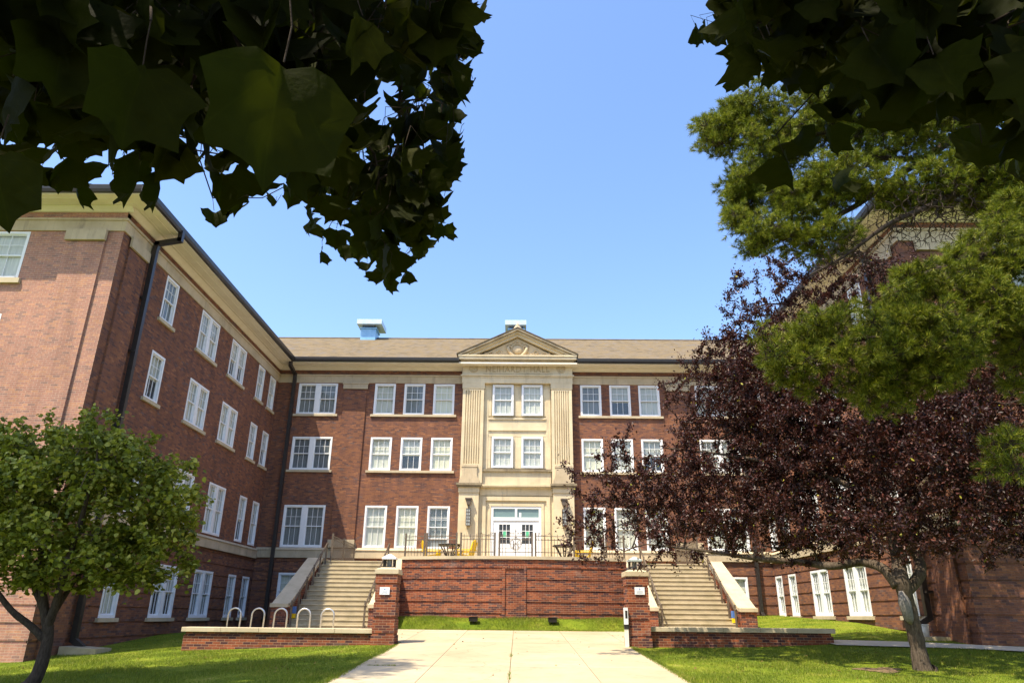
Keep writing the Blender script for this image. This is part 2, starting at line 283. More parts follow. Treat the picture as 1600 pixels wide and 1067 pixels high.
# ------------------------------------------------------------------ mesh helpers
class MB:
    def __init__(s): s.v = []; s.f = []
    def quad(s, a, b, c, d):
        n = len(s.v); s.v += [tuple(a), tuple(b), tuple(c), tuple(d)]; s.f.append((n, n+1, n+2, n+3)); return s
    def poly(s, pts):
        n = len(s.v); s.v += [tuple(p) for p in pts]; s.f.append(tuple(range(n, n+len(pts)))); return s
    def box(s, x0, x1, y0, y1, z0, z1):
        n = len(s.v)
        s.v += [(x0, y0, z0), (x1, y0, z0), (x1, y1, z0), (x0, y1, z0), (x0, y0, z1), (x1, y0, z1), (x1, y1, z1), (x0, y1, z1)]
        for f in ((0, 3, 2, 1), (4, 5, 6, 7), (0, 1, 5, 4), (1, 2, 6, 5), (2, 3, 7, 6), (3, 0, 4, 7)): s.f.append(tuple(n+i for i in f))
        return s
    def prism(s, poly, axis, a, b):      # poly in the two other axes, extruded from a to b
        def P(p, t): return {'y': (p[0], t, p[1]), 'x': (t, p[0], p[1]), 'z': (p[0], p[1], t)}[axis]
        n = len(s.v); k = len(poly)
        s.v += [P(p, a) for p in poly]+[P(p, b) for p in poly]
        s.f.append(tuple(range(n, n+k))); s.f.append(tuple(range(n+2*k-1, n+k-1, -1)))
        for i in range(k):
            j = (i+1) % k; s.f.append((n+i, n+k+i, n+k+j, n+j))
        return s
    def tube(s, pts, r, n=8, cap=True):
        pts = [Vector(p) for p in pts]; rs = r if isinstance(r, (list, tuple)) else [r]*len(pts)
        base = len(s.v); up = None
        for i, p in enumerate(pts):
            d = (pts[min(i+1, len(pts)-1)]-pts[max(i-1, 0)]).normalized()
            if up is None: up = d.orthogonal().normalized()
            up = (up-d*up.dot(d)); up = up.normalized() if up.length > 1e-6 else d.orthogonal().normalized()
            q = d.cross(up)
            for k in range(n):
                a = 2*math.pi*k/n; s.v.append(tuple(p+(up*math.cos(a)+q*math.sin(a))*rs[i]))
        for i in range(len(pts)-1):
            for k in range(n):
                a = base+i*n+k; b = base+i*n+(k+1) % n; s.f.append((a, b, b+n, a+n))
        if cap:
            s.f.append(tuple(base+k for k in reversed(range(n)))); e = base+(len(pts)-1)*n; s.f.append(tuple(e+k for k in range(n)))
        return s
    def ellipsoid(s, c, rx, ry, rz, nu=16, nv=10):
        b = len(s.v)
        for i in range(nv+1):
            t = math.pi*i/nv
            for j in range(nu):
                a = 2*math.pi*j/nu; s.v.append((c[0]+rx*math.sin(t)*math.cos(a), c[1]+ry*math.sin(t)*math.sin(a), c[2]+rz*math.cos(t)))
        for i in range(nv):
            for j in range(nu):
                a = b+i*nu+j; d = b+i*nu+(j+1) % nu; s.f.append((a, a+nu, d+nu, d))
        return s
    def build(s, name, mat, parent=None, smooth=False, local=False):
        off = Vector((0, 0, 0))
        if parent is not None and not local:
            q = parent
            while q is not None: off += q.location; q = q.parent
        me = bpy.data.meshes.new(name)
        me.from_pydata([tuple(Vector(p)-off) for p in s.v], [], s.f)
        bm = bmesh.new(); bm.from_mesh(me); bmesh.ops.recalc_face_normals(bm, faces=bm.faces)
        uvl = bm.loops.layers.uv.new('UVMap')
        for f in bm.faces:
            nx, ny, nz = f.normal; f.smooth = smooth
            for l in f.loops:
                p = l.vert.co+off
                if abs(nz) > 0.75: l[uvl].uv = (p.x, p.y)
                elif abs(nx) > abs(ny): l[uvl].uv = (p.y, p.z if abs(nz) < .3 else p.z/ max(.3, math.sqrt(1-nz*nz)))
                else: l[uvl].uv = (p.x, p.z if abs(nz) < .3 else p.z/max(.3, math.sqrt(1-nz*nz)))
        bm.to_mesh(me); bm.free()
        me.materials.append(M[mat] if isinstance(mat, str) else mat)
        o = bpy.data.objects.new(name, me); COL.objects.link(o); o.parent = parent
        return o
def bevel(o, wd=0.01, seg=2):
    m = o.modifiers.new('bevel', 'BEVEL'); m.width = wd; m.segments = seg; m.limit_method = 'ANGLE'; return o
def thing(name, label, cat, loc=(0, 0, 0), group=None):
    o = bpy.data.objects.new(name, None); COL.objects.link(o); o.location = loc; o.empty_display_size = .2
    o['label'] = label; o['category'] = cat
    if group: o['group'] = group
    return o
def tag(o, label, cat, group=None):
    o['label'] = label; o['category'] = cat
    if group: o['group'] = group
    return o
def struct(o): o['kind'] = 'structure'; return o
def dup(root, loc, label, rotz=None):
    def cp(o, p):
        c = o.copy(); COL.objects.link(c); c.parent = p
        for ch in list(o.children): cp(ch, c)
        return c
    r = cp(root, None); r.location = loc; r['label'] = label
    if rotz is not None: r.rotation_euler = (0, 0, rotz)
    return r
def npmesh(name, verts, faces, mat, parent=None, smooth=False):
    verts = np.asarray(verts, np.float32); faces = np.asarray(faces, np.int32)
    if parent is not None: verts = verts-np.array(parent.location, np.float32)
    me = bpy.data.meshes.new(name); k = faces.shape[1]; m = len(faces)
    me.vertices.add(len(verts)); me.vertices.foreach_set('co', verts.ravel())
    me.loops.add(m*k); me.loops.foreach_set('vertex_index', faces.ravel())
    me.polygons.add(m); me.polygons.foreach_set('loop_start', np.arange(0, m*k, k, dtype=np.int32)); me.polygons.foreach_set('loop_total', np.full(m, k, np.int32))
    if smooth: me.polygons.foreach_set('use_smooth', np.ones(m, bool))
    me.update(calc_edges=True); me.materials.append(M[mat])
    o = bpy.data.objects.new(name, me); COL.objects.link(o); o.parent = parent
    return o
def text_mesh(body, size, extrude, name, mat, parent, loc, spacing=1.0, bold=0.0, width=None, height=None):
    c = bpy.data.curves.new(name, 'FONT'); c.body = body; c.size = size; c.extrude = extrude; c.align_x = 'CENTER'; c.align_y = 'CENTER'
    c.space_character = spacing; c.offset = bold
    t = bpy.data.objects.new(name+'_tmp', c); COL.objects.link(t)
    bpy.context.view_layer.update()
    me = bpy.data.meshes.new_from_object(t.evaluated_get(bpy.context.evaluated_depsgraph_get()))
    bpy.data.objects.remove(t)
    xs = [v.co.x for v in me.vertices]; ys = [v.co.y for v in me.vertices]
    sx = width/(max(xs)-min(xs)) if width else 1; sy = height/(max(ys)-min(ys)) if height else sx
    mx, my = (max(xs)+min(xs))/2, (max(ys)+min(ys))/2
    off = Vector(loc); q = parent
    while q is not None: off -= q.location; q = q.parent
    for v in me.vertices:
        x, y, z = v.co; v.co = (off.x+(x-mx)*sx, off.y-z, off.z+(y-my)*sy)
    me.materials.clear(); me.materials.append(M[mat]); me.name = name
    o = bpy.data.objects.new(name, me); COL.objects.link(o); o.parent = parent
    return o

# ------------------------------------------------------------------ ground
def sm(a, b, x): t = np.clip((x-a)/(b-a), 0, 1); return t*t*(3-2*t)
def gz(x, y):
    x = np.asarray(x, float); y = np.asarray(y, float)
    b = -.78-.045*(21.4-np.clip(y, -40, 27.5))
    b = np.where(y < -40, -.78-.045*61.4, b)
    kl = .043-.024*np.clip((y-20)/10, 0, 1)
    z = b-kl*np.clip(-3.6-x, 0, 9.5)*sm(2, 14, y)
    rr = np.where(y > 20.5, .20+.030*(np.clip(y, 0, 36)-20.5), .20*sm(12, 20.5, y))
    z = z+rr*sm(5.0, 12.4, x)-np.where((x > 4.5) & (x < 12.4), .12*sm(21, 23, y)*sm(12.4, 9, x)*0, 0)
    z = z+.42*sm(27.6, 28.9, y)*(np.abs(x) < 4.9)
    plaza = (np.abs(x) < 8.75) & (y > 21.9) & (y < 27.6)
    return np.where(plaza, b, z)
def sheet(name, xs, ys, mat, dz=0.0, keep=None):
    X, Y = np.meshgrid(xs, ys); Z = gz(X, Y)+dz
    v = np.stack([X, Y, Z], -1).reshape(-1, 3); nx = len(xs); f = []
    for j in range(len(ys)-1):
        for i in range(nx-1):
            cx, cyy = (xs[i]+xs[i+1])/2, (ys[j]+ys[j+1])/2
            if keep is None or keep(cx, cyy): f.append((j*nx+i, j*nx+i+1, (j+1)*nx+i+1, (j+1)*nx+i))
    return struct(npmesh(name, v, f, mat, smooth=True))
gx = np.concatenate([[-600, -200, -80, -40], np.arange(-26, 26.01, .5), [40, 80, 200, 600]])
gy = np.concatenate([[-600, -200, -80, -40], np.arange(-10, 11.9, 1.0), np.arange(12, 38.01, .35), [45, 60, 100, 250, 900]])
sheet('lawn', gx, gy, 'lawn', 0)
sheet('bounce_ground', np.array([-600, -200, -80, -40, -20, -8, 8, 20, 40, 80, 200, 600.]), np.array([-600, -200, -80, -40, -25, -12.]), 'bounce_ground', .03)  # unseen grey sheet added to cut the lawn's green bounce light
# walk and plaza slabs with real gaps between them
def slabs(name, xe, ye, dz=0.03, gap=0.012, mat='walk'):
    mb = MB()
    for i in range(len(xe)-1):
        for j in range(len(ye)-1):
            x0, x1, y0, y1 = xe[i]+gap/2, xe[i+1]-gap/2, ye[j]+gap/2, ye[j+1]-gap/2
            z = lambda x, y: float(-.78-.045*(21.4-min(y, 27.5)))+dz
            n = len(mb.v)
            for (x, y) in ((x0, y0), (x1, y0), (x1, y1), (x0, y1)): mb.v.append((x, y, z(x, y)-.12))
            for (x, y) in ((x0, y0), (x1, y0), (x1, y1), (x0, y1)): mb.v.append((x, y, z(x, y)))
            for f in ((4, 5, 6, 7), (0, 1, 5, 4), (1, 2, 6, 5), (2, 3, 7, 6), (3, 0, 4, 7)): mb.f.append(tuple(n+q for q in f))
    return struct(mb.build(name, mat))
slabs('walk', [-3.16, -1.62, .02, 1.66, 3.30], [-8, -5, -2, 1, 4, 7, 10, 13, 16.2, 19.4, 22.2])
slabs('plaza', [-9.4, -7.9, -6.3, -4.75, -3.16, -1.62, .02, 1.66, 3.30, 4.8, 6.4, 7.9, 9.1], [22.22, 24.0, 25.8, 27.55])
# side path on the right
mb = MB(); pp = [(8.9, 21.9), (10.4, 20.9), (12.5, 19.7), (16, 18.2), (24, 15.5)]
for i in range(len(pp)-1):
    (a, b), (c, d) = pp[i], pp[i+1]
    t = np.linspace(0, 1, 7)
    for k in range(6):
        q0 = (a+(c-a)*t[k], b+(d-b)*t[k]); q1 = (a+(c-a)*t[k+1], b+(d-b)*t[k+1])
        P = lambda q, o: (q[0], q[1]+o, float(gz(q[0], q[1]+o))+.035)
        mb.quad(P(q0, -.75), P(q1, -.75), P(q1, .75), P(q0, .75))
struct(mb.build('path', 'concrete'))
# bare earth by the plum tree foot
mb = MB(); th = np.linspace(0, 2*math.pi, 23)[:-1]; rad_ = [1+.25*math.sin(3*t)+.15*math.sin(7*t+1) for t in th]
E_ = [(7.75+.42*r_*math.cos(t), 16.35+.42*r_*math.sin(t)) for t, r_ in zip(th, rad_)]
for i in range(len(E_)):
    q = [(7.75, 16.35), E_[i], E_[(i+1) % len(E_)]]; mb.poly([(a, b, float(gz(a, b))+.012) for a, b in q])
struct(mb.build('bare_soil', 'straw'))
# ------------------------------------------------------------------ building
XL, XR, YM, YW = -12.67, 12.45, 36.0, 20.06
BZ = -1.6
hall = thing('brick_hall', 'three storey red brick hall with limestone entrance bay and two wings round a courtyard', 'building', (0, 36, 0))
GRV = [(2.33-.445*k, 2.395-.445*k) for k in range(8)]
GRV = [(a, b) for a, b in GRV]
def wallp(mb, P0, U, N, L, z0, z1, ops, grooves=(), gd=0.03, rev=0.16):
    us = {0, L}; zs = {z0, z1}
    for o in ops: us |= {o[0], o[1]}; zs |= {min(max(o[2], z0), z1), min(max(o[3], z0), z1)}
    for g in grooves:
        for q in g:
            if z0 < q < z1: zs.add(q)
    us = sorted(us); zs = sorted(zs)
    def pt(u, z, o): return (P0[0]+U[0]*u+N[0]*o, P0[1]+U[1]*u+N[1]*o, z)
    def off(za, zb):
        c = (za+zb)/2
        return -gd if any(g[0] < c < g[1] for g in grooves) else 0.0
    def solid(u, z): return not any(o[0] < u < o[1] and o[2] < z < o[3] for o in ops)
    for i in range(len(us)-1):
        uc = (us[i]+us[i+1])/2; prev = None
        for j in range(len(zs)-1):
            zc = (zs[j]+zs[j+1])/2; o = off(zs[j], zs[j+1])
            if solid(uc, zc):
                mb.quad(pt(us[i], zs[j], o), pt(us[i+1], zs[j], o), pt(us[i+1], zs[j+1], o), pt(us[i], zs[j+1], o))
                if prev is not None and prev != o:
                    mb.quad(pt(us[i], zs[j], o), pt(us[i+1], zs[j], o), pt(us[i+1], zs[j], prev), pt(us[i], zs[j], prev))
                prev = o
            else: prev = None
    for (a, b, za, zb) in ops:
        za = max(za, z0); zb = min(zb, z1)
        for q in (((a, za), (a, zb)), ((b, za), (b, zb)), ((a, za), (b, za)), ((a, zb), (b, zb))):
            (u0, w0), (u1, w1) = q
            mb.quad(pt(u0, w0, 0), pt(u1, w1, 0), pt(u1, w1, -rev), pt(u0, w0, -rev))
# window library: prototypes built once, then copied
shades = ['shade', 'shade2', 'shade3']
PROTO = {}
def win_proto(wd, ht, double, kind):
    """window = casing; sub-parts sash, pane, shade. Local: x along the wall, -y outward, origin bottom centre."""
    c = MB(); cs = .085; fy, by = -.01, .14
    c.box(-wd/2, -wd/2+cs, fy, by, 0, ht).box(wd/2-cs, wd/2, fy, by, 0, ht).box(-wd/2+cs, wd/2-cs, fy, by, ht-cs, ht).box(-wd/2+cs, wd/2-cs, fy-.02, by, 0, cs)
    if double: c.box(-.12, .12, fy, by, cs, ht-cs)
    wins = [(-wd/2+cs, wd/2-cs)] if not double else [(-wd/2+cs, -.12), (.12, wd/2-cs)]
    s = MB(); g = MB(); b = MB(); bd = MB()
    for (a, e) in wins:
        z0, z1 = cs, ht-cs; zm = z0+(z1-z0)*.5; st = .042
        lo = .5 if kind == 'open' else 0
        for (p, q, y0, y1, rows) in ((zm-.02, z1, .035, .07, 2), (z0+lo*(zm-z0)*.8, zm+.02+lo*(zm-z0)*.8, .075, .11, 1)):
            s.box(a, a+st, y0, y1, p, q).box(e-st, e, y0, y1, p, q).box(a+st, e-st, y0, y1, q-st, q).box(a+st, e-st, y0, y1, p, p+st)
            for k in (1, 2):
                x = a+st+(e-a-2*st)*k/3; s.box(x-.009, x+.009, y0+.006, y1-.006, p+st, q-st)
            if rows == 2:
                z = (p+q)/2; s.box(a+st, e-st, y0+.009, y1-.009, z-.009, z+.009)
            ym = (y0+y1)/2+.004
            g.quad((a+st, ym, p+st), (e-st, ym, p+st), (e-st, ym, q-st), (a+st, ym, q-st))
        zb = z0 if kind != 'half' else z0+(z1-z0)*.45
        b.quad((a, .135, zb), (e, .135, zb), (e, .135, z1), (a, .135, z1))
        if kind == 'half': bd.quad((a, .16, z0), (e, .16, z0), (e, .16, zb), (a, .16, zb))
    w_ = c.build('window', 'white', None, local=True)
    s.build('sash', 'white', w_, local=True); g.build('pane', 'pane', w_, local=True)
    b.build('shade', {'pale': 'shade', 'cream': 'shade2', 'grey': 'shade3', 'half': 'shade', 'open': 'shade3'}[kind], w_, local=True)
    if kind == 'half': bd.build('room_dark_sheet', 'dark', w_, local=True)  # sheet below the raised blind, coloured dark for the unlit room
    return w_
def window(P, ang, wd, ht, double=False, kind='pale'):
    key = (round(wd, 2), round(ht, 2), double, kind)
    par = hall
    loc = (P[0]-par.location.x, P[1]-par.location.y, P[2])
    if key not in PROTO:
        o = win_proto(wd, ht, double, kind); PROTO[key] = o; o.parent = par; o.location = loc; o.rotation_euler = (0, 0, ang)
        return o
    src = PROTO[key]; c = src.copy(); COL.objects.link(c); c.parent = par; c.location = loc; c.rotation_euler = (0, 0, ang)
    for ch in src.children:
        d = ch.copy(); COL.objects.link(d); d.parent = c
    return c
ROWS = [(-.10, 1.84), (3.05, 5.09), (6.85, 8.57), (9.78, 11.47)]
sills = []
def sill(a, b):      # box by corners
    m = MB(); m.box(*a, *b) if False else None
# ---- main front wall (Y=36), facing -Y.  u = x-XL
mw = MB(); L = XR-XL; ops = []
grp = [(-11.55, -9.48, True), (-7.49, -6.39, False), (-5.92, -4.82, False), (-4.36, -3.25, False), (3.40, 4.50, False), (4.94, 6.04, False), (6.47, 7.57, False), (9.45, 11.50, True)]
kinds = {1: ['grey', 'pale', 'cream', 'open', 'cream', 'pale', 'pale', 'pale'], 2: ['grey', 'pale', 'half', 'cream', 'cream', 'pale', 'half', 'pale'], 3: ['grey', 'pale', 'grey', 'cream', 'grey', 'half', 'pale', 'pale']}
for r in (1, 2, 3):
    z0, z1 = ROWS[r]
    for gi, (a, b, d) in enumerate(grp):
        ops.append((a-XL, b-XL, z0, z1)); window(((a+b)/2, YM, z0), 0, b-a, z1-z0, d, kinds[r][gi])
for (a, b) in ((-11.42, -9.9), (9.75, 11.2)):
    ops.append((a-XL, b-XL, .2, 1.86)); window(((a+b)/2, YM, .2), 0, b-a, 1.66, False, 'pale')
ops.append((-2.75-XL, 2.88-XL, 2.0, 12.2))
wallp(mw, (XL, YM), (1, 0), (0, -1), L, BZ, 2.56, [o for o in ops if o[2] < 2.56], GRV)
wallp(mw, (XL, YM), (1, 0), (0, -1), L, 3.02, 11.5, [o for o in ops if o[3] > 3.02 and o[2] > 2.5 or o[3] > 12])
mw.box(XL, -2.77, YM, YM+.2, 11.95, 12.34).box(2.9, XR, YM, YM+.2, 11.95, 12.34)
# pilaster strips on the main front
for (a, b) in ((-9.1, -7.9), (7.95, 9.12)):
    mw.box(a, b, YM-.07, YM, 3.02, 11.1); mw.box(a, b, YM-.07, YM, -.2, 2.56)
mw.build('front_wall', 'brick', hall)
for (a, b) in ((XL+.001, -2.79), (2.92, XR-.001)):
    st = MB()
    st.box(a, b, YM-.10, YM+.05, 2.56, 2.93).prism([(YM-.14, 2.93), (YM+.05, 2.93), (YM+.05, 3.04), (YM-.02, 3.04)], 'x', a, b)
    st.build('water_table', 'stone_trim', hall); st = MB()
    st.box(a, b, YM-.05, YM+.05, 11.5, 11.87).box(a, b, YM-.09, YM+.05, 11.87, 11.95); st.build('stone_frieze', 'stone_trim', hall)
for (a, b) in ((-9.16, -7.86), (7.89, 9.18)):
    MB().box(a, b, YM-.13, YM-.05, 11.15, 11.5).box(a-.04, b+.04, YM-.16, YM-.052, 11.41, 11.5).build('pilaster_capital', 'stone_trim', hall)
    MB().box(a, b, YM-.20, YM-.05, 3.05, 3.42).build('pilaster_base', 'stone_trim', hall)
for r in (2, 3):
    z = ROWS[r][0]
    for (a, b) in ((-11.68, -9.36), (-7.62, -3.12), (3.28, 7.70), (9.33, 11.62)): MB().box(a, b, YM-.09, YM+.12, z-.115, z).build('sill', 'coping', hall)
for (a, b) in ((-11.5, -9.8), (9.68, 11.27)): MB().box(a, b, YM-.09, YM+.12, .09, .2).build('sill', 'coping', hall)
# ---- wings: side walls facing the court
SIDE = [(23.15, 24.12, False), (26.25, 28.05, True), (29.5, 31.27, True), (32.98, 33.88, False), (34.70, 35.58, False)]
wk = {0: ['pale', 'half', 'grey', 'pale', 'grey'], 1: ['cream', 'pale', 'pale', 'half', 'pale'], 2: ['half', 'pale', 'cream', 'pale', 'half'], 3: ['grey', 'pale', 'half', 'pale', 'pale']}
def wing(X, s, yw):
    """s=+1: left wing (faces +X); s=-1: right wing (faces -X)"""
    side = MB(); ops = []; N = (s, 0); dy = 0 if s > 0 else .12
    for r, (z0, z1) in enumerate(ROWS):
        if r == 0: z0, z1 = (-.17, 1.62) if s > 0 else (.13, 1.88)
        for wi, (a, b, d) in enumerate(SIDE):
            a += dy; b += dy; ops.append((a-yw, b-yw, z0, z1))
            if s < 0: k = 'pale' if r == 0 else 'pale'
            else: k = wk[r][wi]
            if r == 1: z0_ = z0
            window((X, (a+b)/2, z0), s*math.pi/2, b-a, z1-z0, d, k)
    L = YM-yw
    wallp(side, (X, yw), (0, 1), N, L, BZ, 2.5, [o for o in ops if o[2] < 2.5], GRV)
    wallp(side, (X, yw), (0, 1), N, L, 2.95, 11.5, [o for o in ops if o[2] > 2.5])
    xi = X-s*.2
    side.box(min(X, xi), max(X, xi), yw+.001, YM, 11.95, 12.34)
    # pilaster strip near the corner
    for (z0, z1) in ((2.96, 11.1), (-1.5, 2.5)): side.box(min(X, X+s*.07), max(X, X+s*.07), yw+.42, yw+1.52, z0, z1)
    side.build('side_wall', 'brick', hall)
    sb = MB(); e = .001
    def sbx(d0, d1, y0, y1, z0, z1): sb.box(min(X+s*d0, X+s*d1), max(X+s*d0, X+s*d1), y0, y1, z0, z1)
    sbx(-.05, .10, yw-.10, YM-.11, 2.5, 2.86); sb.prism([(X-s*.05, 2.86), (X+s*.14, 2.86), (X+s*.02, 2.97), (X-s*.05, 2.97)], 'y', yw-.14, YM-.15)
    sb.build('water_table', 'stone_trim', hall); sb = MB()
    sbx(-.05, .05, yw-.05, YM-.06, 11.5, 11.87); sbx(-.05, .09, yw-.09, YM-.10, 11.87, 11.95)
    sb.build('stone_frieze', 'stone_trim', hall); sb = MB()
    sbx(.052, .13, yw+.38, yw+1.56, 11.15, 11.5); sb.build('pilaster_capital', 'stone_trim', hall); sb = MB()
    # front stone bands
    fx0, fx1 = (X-13, X-.051) if s > 0 else (X+.051, X+13)
    sb.box(fx0, fx1, yw-.10, yw+.05, 2.5, 2.86); sb.build('water_table', 'stone_trim', hall); sb = MB(); sb.box(fx0, fx1, yw-.05, yw+.05, 11.5, 11.87); sb.box(fx0, fx1, yw-.09, yw+.05, 11.87, 11.95)
    px = sorted((X-s*.48, X-s*1.78)); sb.build('stone_frieze', 'stone_trim', hall); sb = MB(); sb.box(px[0], px[1], yw-.16, yw-.051, 11.12, 11.5)
    sb.build('pilaster_capital', 'stone_trim', hall)
    for r in (0, 2, 3):
        z = ROWS[r][0] if r else (-.17 if s > 0 else .13)
        for (a, b, d) in SIDE: MB().box(min(X-s*.12, X+s*.09), max(X-s*.12, X+s*.09), a+dy-.12, b+dy+.12, z-.12, z).build('sill', 'coping', hall)
    # front wall of the wing
    fr = MB(); fops = []
    Lf = 13.0
    for k, (u0, u1) in enumerate(((3.0, 4.7), (6.2, 7.9), (9.2, 10.9))):
        for r, (z0, z1) in enumerate(ROWS):
            if r == 0: z0, z1 = -.2, 1.6
            if k == 0 and r < 3 and r > 0: u0, u1 = 3.2, 4.7
            if k == 0 and r == 3: u0, u1 = 3.03, 4.7
            fops.append((u0, u1, z0, z1)); xc = X-s*(u0+u1)/2
            window((xc, yw, z0), 0, u1-u0, z1-z0, False, 'pale'); MB().box(xc-(u1-u0)/2-.12, xc+(u1-u0)/2+.12, yw-.1, yw+.1, z0-.17, z0).build('sill', 'coping', hall)
    wallp(fr, (X, yw), (-s, 0), (0, -1), Lf, BZ, 2.5, [o for o in fops if o[2] < 2.5], GRV)
    wallp(fr, (X, yw), (-s, 0), (0, -1), Lf, 2.95, 11.5, [o for o in fops if o[2] > 2.5])
    q0, q1 = sorted((X, X-s*Lf)); fr.box(q0, q1, yw, yw+.2, 11.95, 12.34)
    for (z0, z1) in ((2.96, 11.1),): fr.box(px[0]+.03, px[1]-.03, yw-.07, yw, z0, z1)
    xo = X-s*Lf
    wallp(fr, (xo, yw), (0, 1), (-s, 0), 30, BZ, 12.34, [])
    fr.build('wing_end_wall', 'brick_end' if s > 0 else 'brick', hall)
wing(XL, 1, 20.06); wing(XR, -1, 20.45)
bw = MB(); wallp(bw, (XL-13, 50.06), (1, 0), (0, 1), XR-XL+26, BZ, 12.34, []); bw.build('back_wall', 'brick', hall)
# ---- eaves: soffit, bed mould, gutter and roof
OV = .88
xl, xr, yl, yr = XL+OV, XR-OV, YM-OV, YM-OV
yfl, yfr = 20.06-OV, 20.45-OV
sf = MB()
sf.box(XL+.0, XR, YM-OV, YM+.1, 12.345, 12.42)
sf.box(XL-13-OV, xl, yfl, YM+.1, 12.346, 12.421); sf.box(xr, XR+13+OV, yfr, YM+.1, 12.346, 12.421)
for o_ in (.30, .62):
    sf.box(XL+o_, -2.78, YM-o_-.03, YM-o_, 12.325, 12.344).box(2.9, XR-o_, YM-o_-.03, YM-o_, 12.325, 12.344)
    sf.box(XL+o_, XL+o_+.03, 20.06-o_, YM-o_, 12.326, 12.3445).box(XR-o_-.03, XR-o_, 20.45-o_, YM-o_, 12.326, 12.3445)
    sf.box(XL-13, XL+o_, 20.03-o_, 20.06-o_, 12.324, 12.3443).box(XR-o_, XR+13, 20.42-o_, 20.45-o_, 12.324, 12.3443)
# crown mould on the wall under the soffit
sf.prism([(YM, 12.20), (YM-.05, 12.20), (YM-.22, 12.345), (YM, 12.345)], 'x', XL, -2.78); sf.prism([(YM, 12.20), (YM-.05, 12.20), (YM-.22, 12.345), (YM, 12.345)], 'x', 2.9, XR)
sf.prism([(XL, 12.20), (XL+.05, 12.20), (XL+.22, 12.344), (XL, 12.344)], 'y', 20.0, YM); sf.prism([(XR, 12.20), (XR-.05, 12.20), (XR-.22, 12.344), (XR, 12.344)], 'y', 20.4, YM)
sf.prism([(20.06, 12.20), (20.01, 12.20), (19.84, 12.343), (20.06, 12.343)], 'x', XL-13, XL+.2); sf.prism([(20.45, 12.20), (20.40, 12.20), (20.23, 12.343), (20.45, 12.343)], 'x', XR-.2, XR+13)
sf.build('soffit', 'cream', hall)
gu = MB()
def gprof(o, z=12.38): return [(o, z), (o+.10, z), (o+.135, z+.09), (o+.15, z+.20), (o+.15, z+.235), (o, z+.235)]
gu.prism([(YM-OV-(a-0), b) for a, b in gprof(0)], 'x', xl-.0, -3.0); gu.build('gutter', 'gutter', hall); gu = MB(); gu.prism([(YM-OV-(a-0), b) for a, b in gprof(0)], 'x', 3.2, xr); gu.build('gutter', 'gutter', hall)
gu = MB(); gu.prism([(xl+a, b) for a, b in gprof(0, 12.381)], 'y', yfl-.15, YM-OV-.0)
gu.prism([(yfl-a, b) for a, b in gprof(0, 12.379)], 'x', XL-13-OV, xl+.15); gu.build('gutter', 'gutter', hall)
gu = MB(); gu.prism([(xr-a, b) for a, b in gprof(0, 12.381)], 'y', yfr-.15, YM-OV); gu.prism([(yfr-a, b) for a, b in gprof(0, 12.379)], 'x', xr-.15, XR+13+OV)
gu.build('gutter', 'gutter', hall)
rf = MB(); zt = 12.6; zr = 16.78; yrg = 43.0
rf.quad((XL-7, YM-OV+.02, zt), (XR+7, YM-OV+.02, zt), (XR+7, yrg, zr), (XL-7, yrg, zr)); rf.quad((XL-7, 50.9, zt), (XR+7, 50.9, zt), (XR+7, yrg, zr), (XL-7, yrg, zr))
for s, X, yf in ((1, XL, yfl), (-1, XR, yfr)):
    xi = X+s*(OV-.02); xo = X-s*(13+OV); xc = (xi+xo)/2; zc = zr+.01
    rf.quad((xi, yf, zt+.012), (xi, 50.9, zt+.012), (xc, 50.9-6.5, zc), (xc, yf+6.5, zc)); rf.quad((xo, yf, zt+.012), (xo, 50.9, zt+.012), (xc, 50.9-6.5, zc), (xc, yf+6.5, zc))
    rf.poly([(xi, yf, zt+.012), (xo, yf, zt+.012), (xc, yf+6.5, zc)]); rf.poly([(xi, 50.9, zt+.012), (xo, 50.9, zt+.012), (xc, 44.4, zc)])
ro = rf.build('roof', 'shingle', hall)
rc = MB(); rc.tube([(XL-7, yrg, zr+.0), (XR+7, yrg, zr+.0)], .07, 6); rc.build('ridge_cap', 'shingle', hall)
# downspouts
def spout(pts, wd=.13):
    m = MB()
    P = [Vector(p) for p in pts]; h = wd/2
    for a, b in zip(P[:-1], P[1:]):
        d = (b-a).normalized(); e = Vector((1, 0, 0)) if abs(d.x) < .9 else Vector((0, 1, 0))
        u = d.cross(e).normalized()*h; v = d.cross(u).normalized()*h; a2 = a-d*h*.8; b2 = b+d*h*.8
        n = len(m.v)
        for q in (a2, b2):
            for su, sv in ((-1, -1), (1, -1), (1, 1), (-1, 1)): m.v.append(tuple(q+u*su+v*sv))
        for f in ((0, 1, 2, 3), (4, 7, 6, 5), (0, 4, 5, 1), (1, 5, 6, 2), (2, 6, 7, 3), (3, 7, 4, 0)): m.f.append(tuple(n+i for i in f))
    return m
def spout_part(pts, straps, wd=.14):
    m = spout(pts, wd)
    for (c, r) in straps: m.box(c[0]-r[0], c[0]+r[0], c[1]-r[1], c[1]+r[1], c[2]-.035, c[2]+.035)
    m.build('downspout', 'gutter', hall)
for x in (-11.78, 11.66):
    spout_part([(x-.05, YM-OV-.1, 12.4), (x-.05, YM-OV-.08, 12.15), (x, YM-.2, 11.9), (x, YM-.16, 11.6), (x, YM-.16, -.15 if x < 0 else .25), (x, YM-.36, -.27 if x < 0 else .12)], [((x, YM-.13, z), (.11, .08)) for z in (9.2, 6.2, 2.2)], .16)
spout_part([(XL+OV+.08, 21.75, 12.4), (XL+OV+.08, 21.75, 12.12), (XL+.2, 21.75, 11.98), (XL+.17, 21.75, 11.7), (XL+.17, 21.85, -.75), (XL+.42, 21.85, -.92)], [((XL+.12, 21.8, z), (.1, .13)) for z in (11.95, 9.9, 8.0, 5.5, 3.3, .8)], .16)
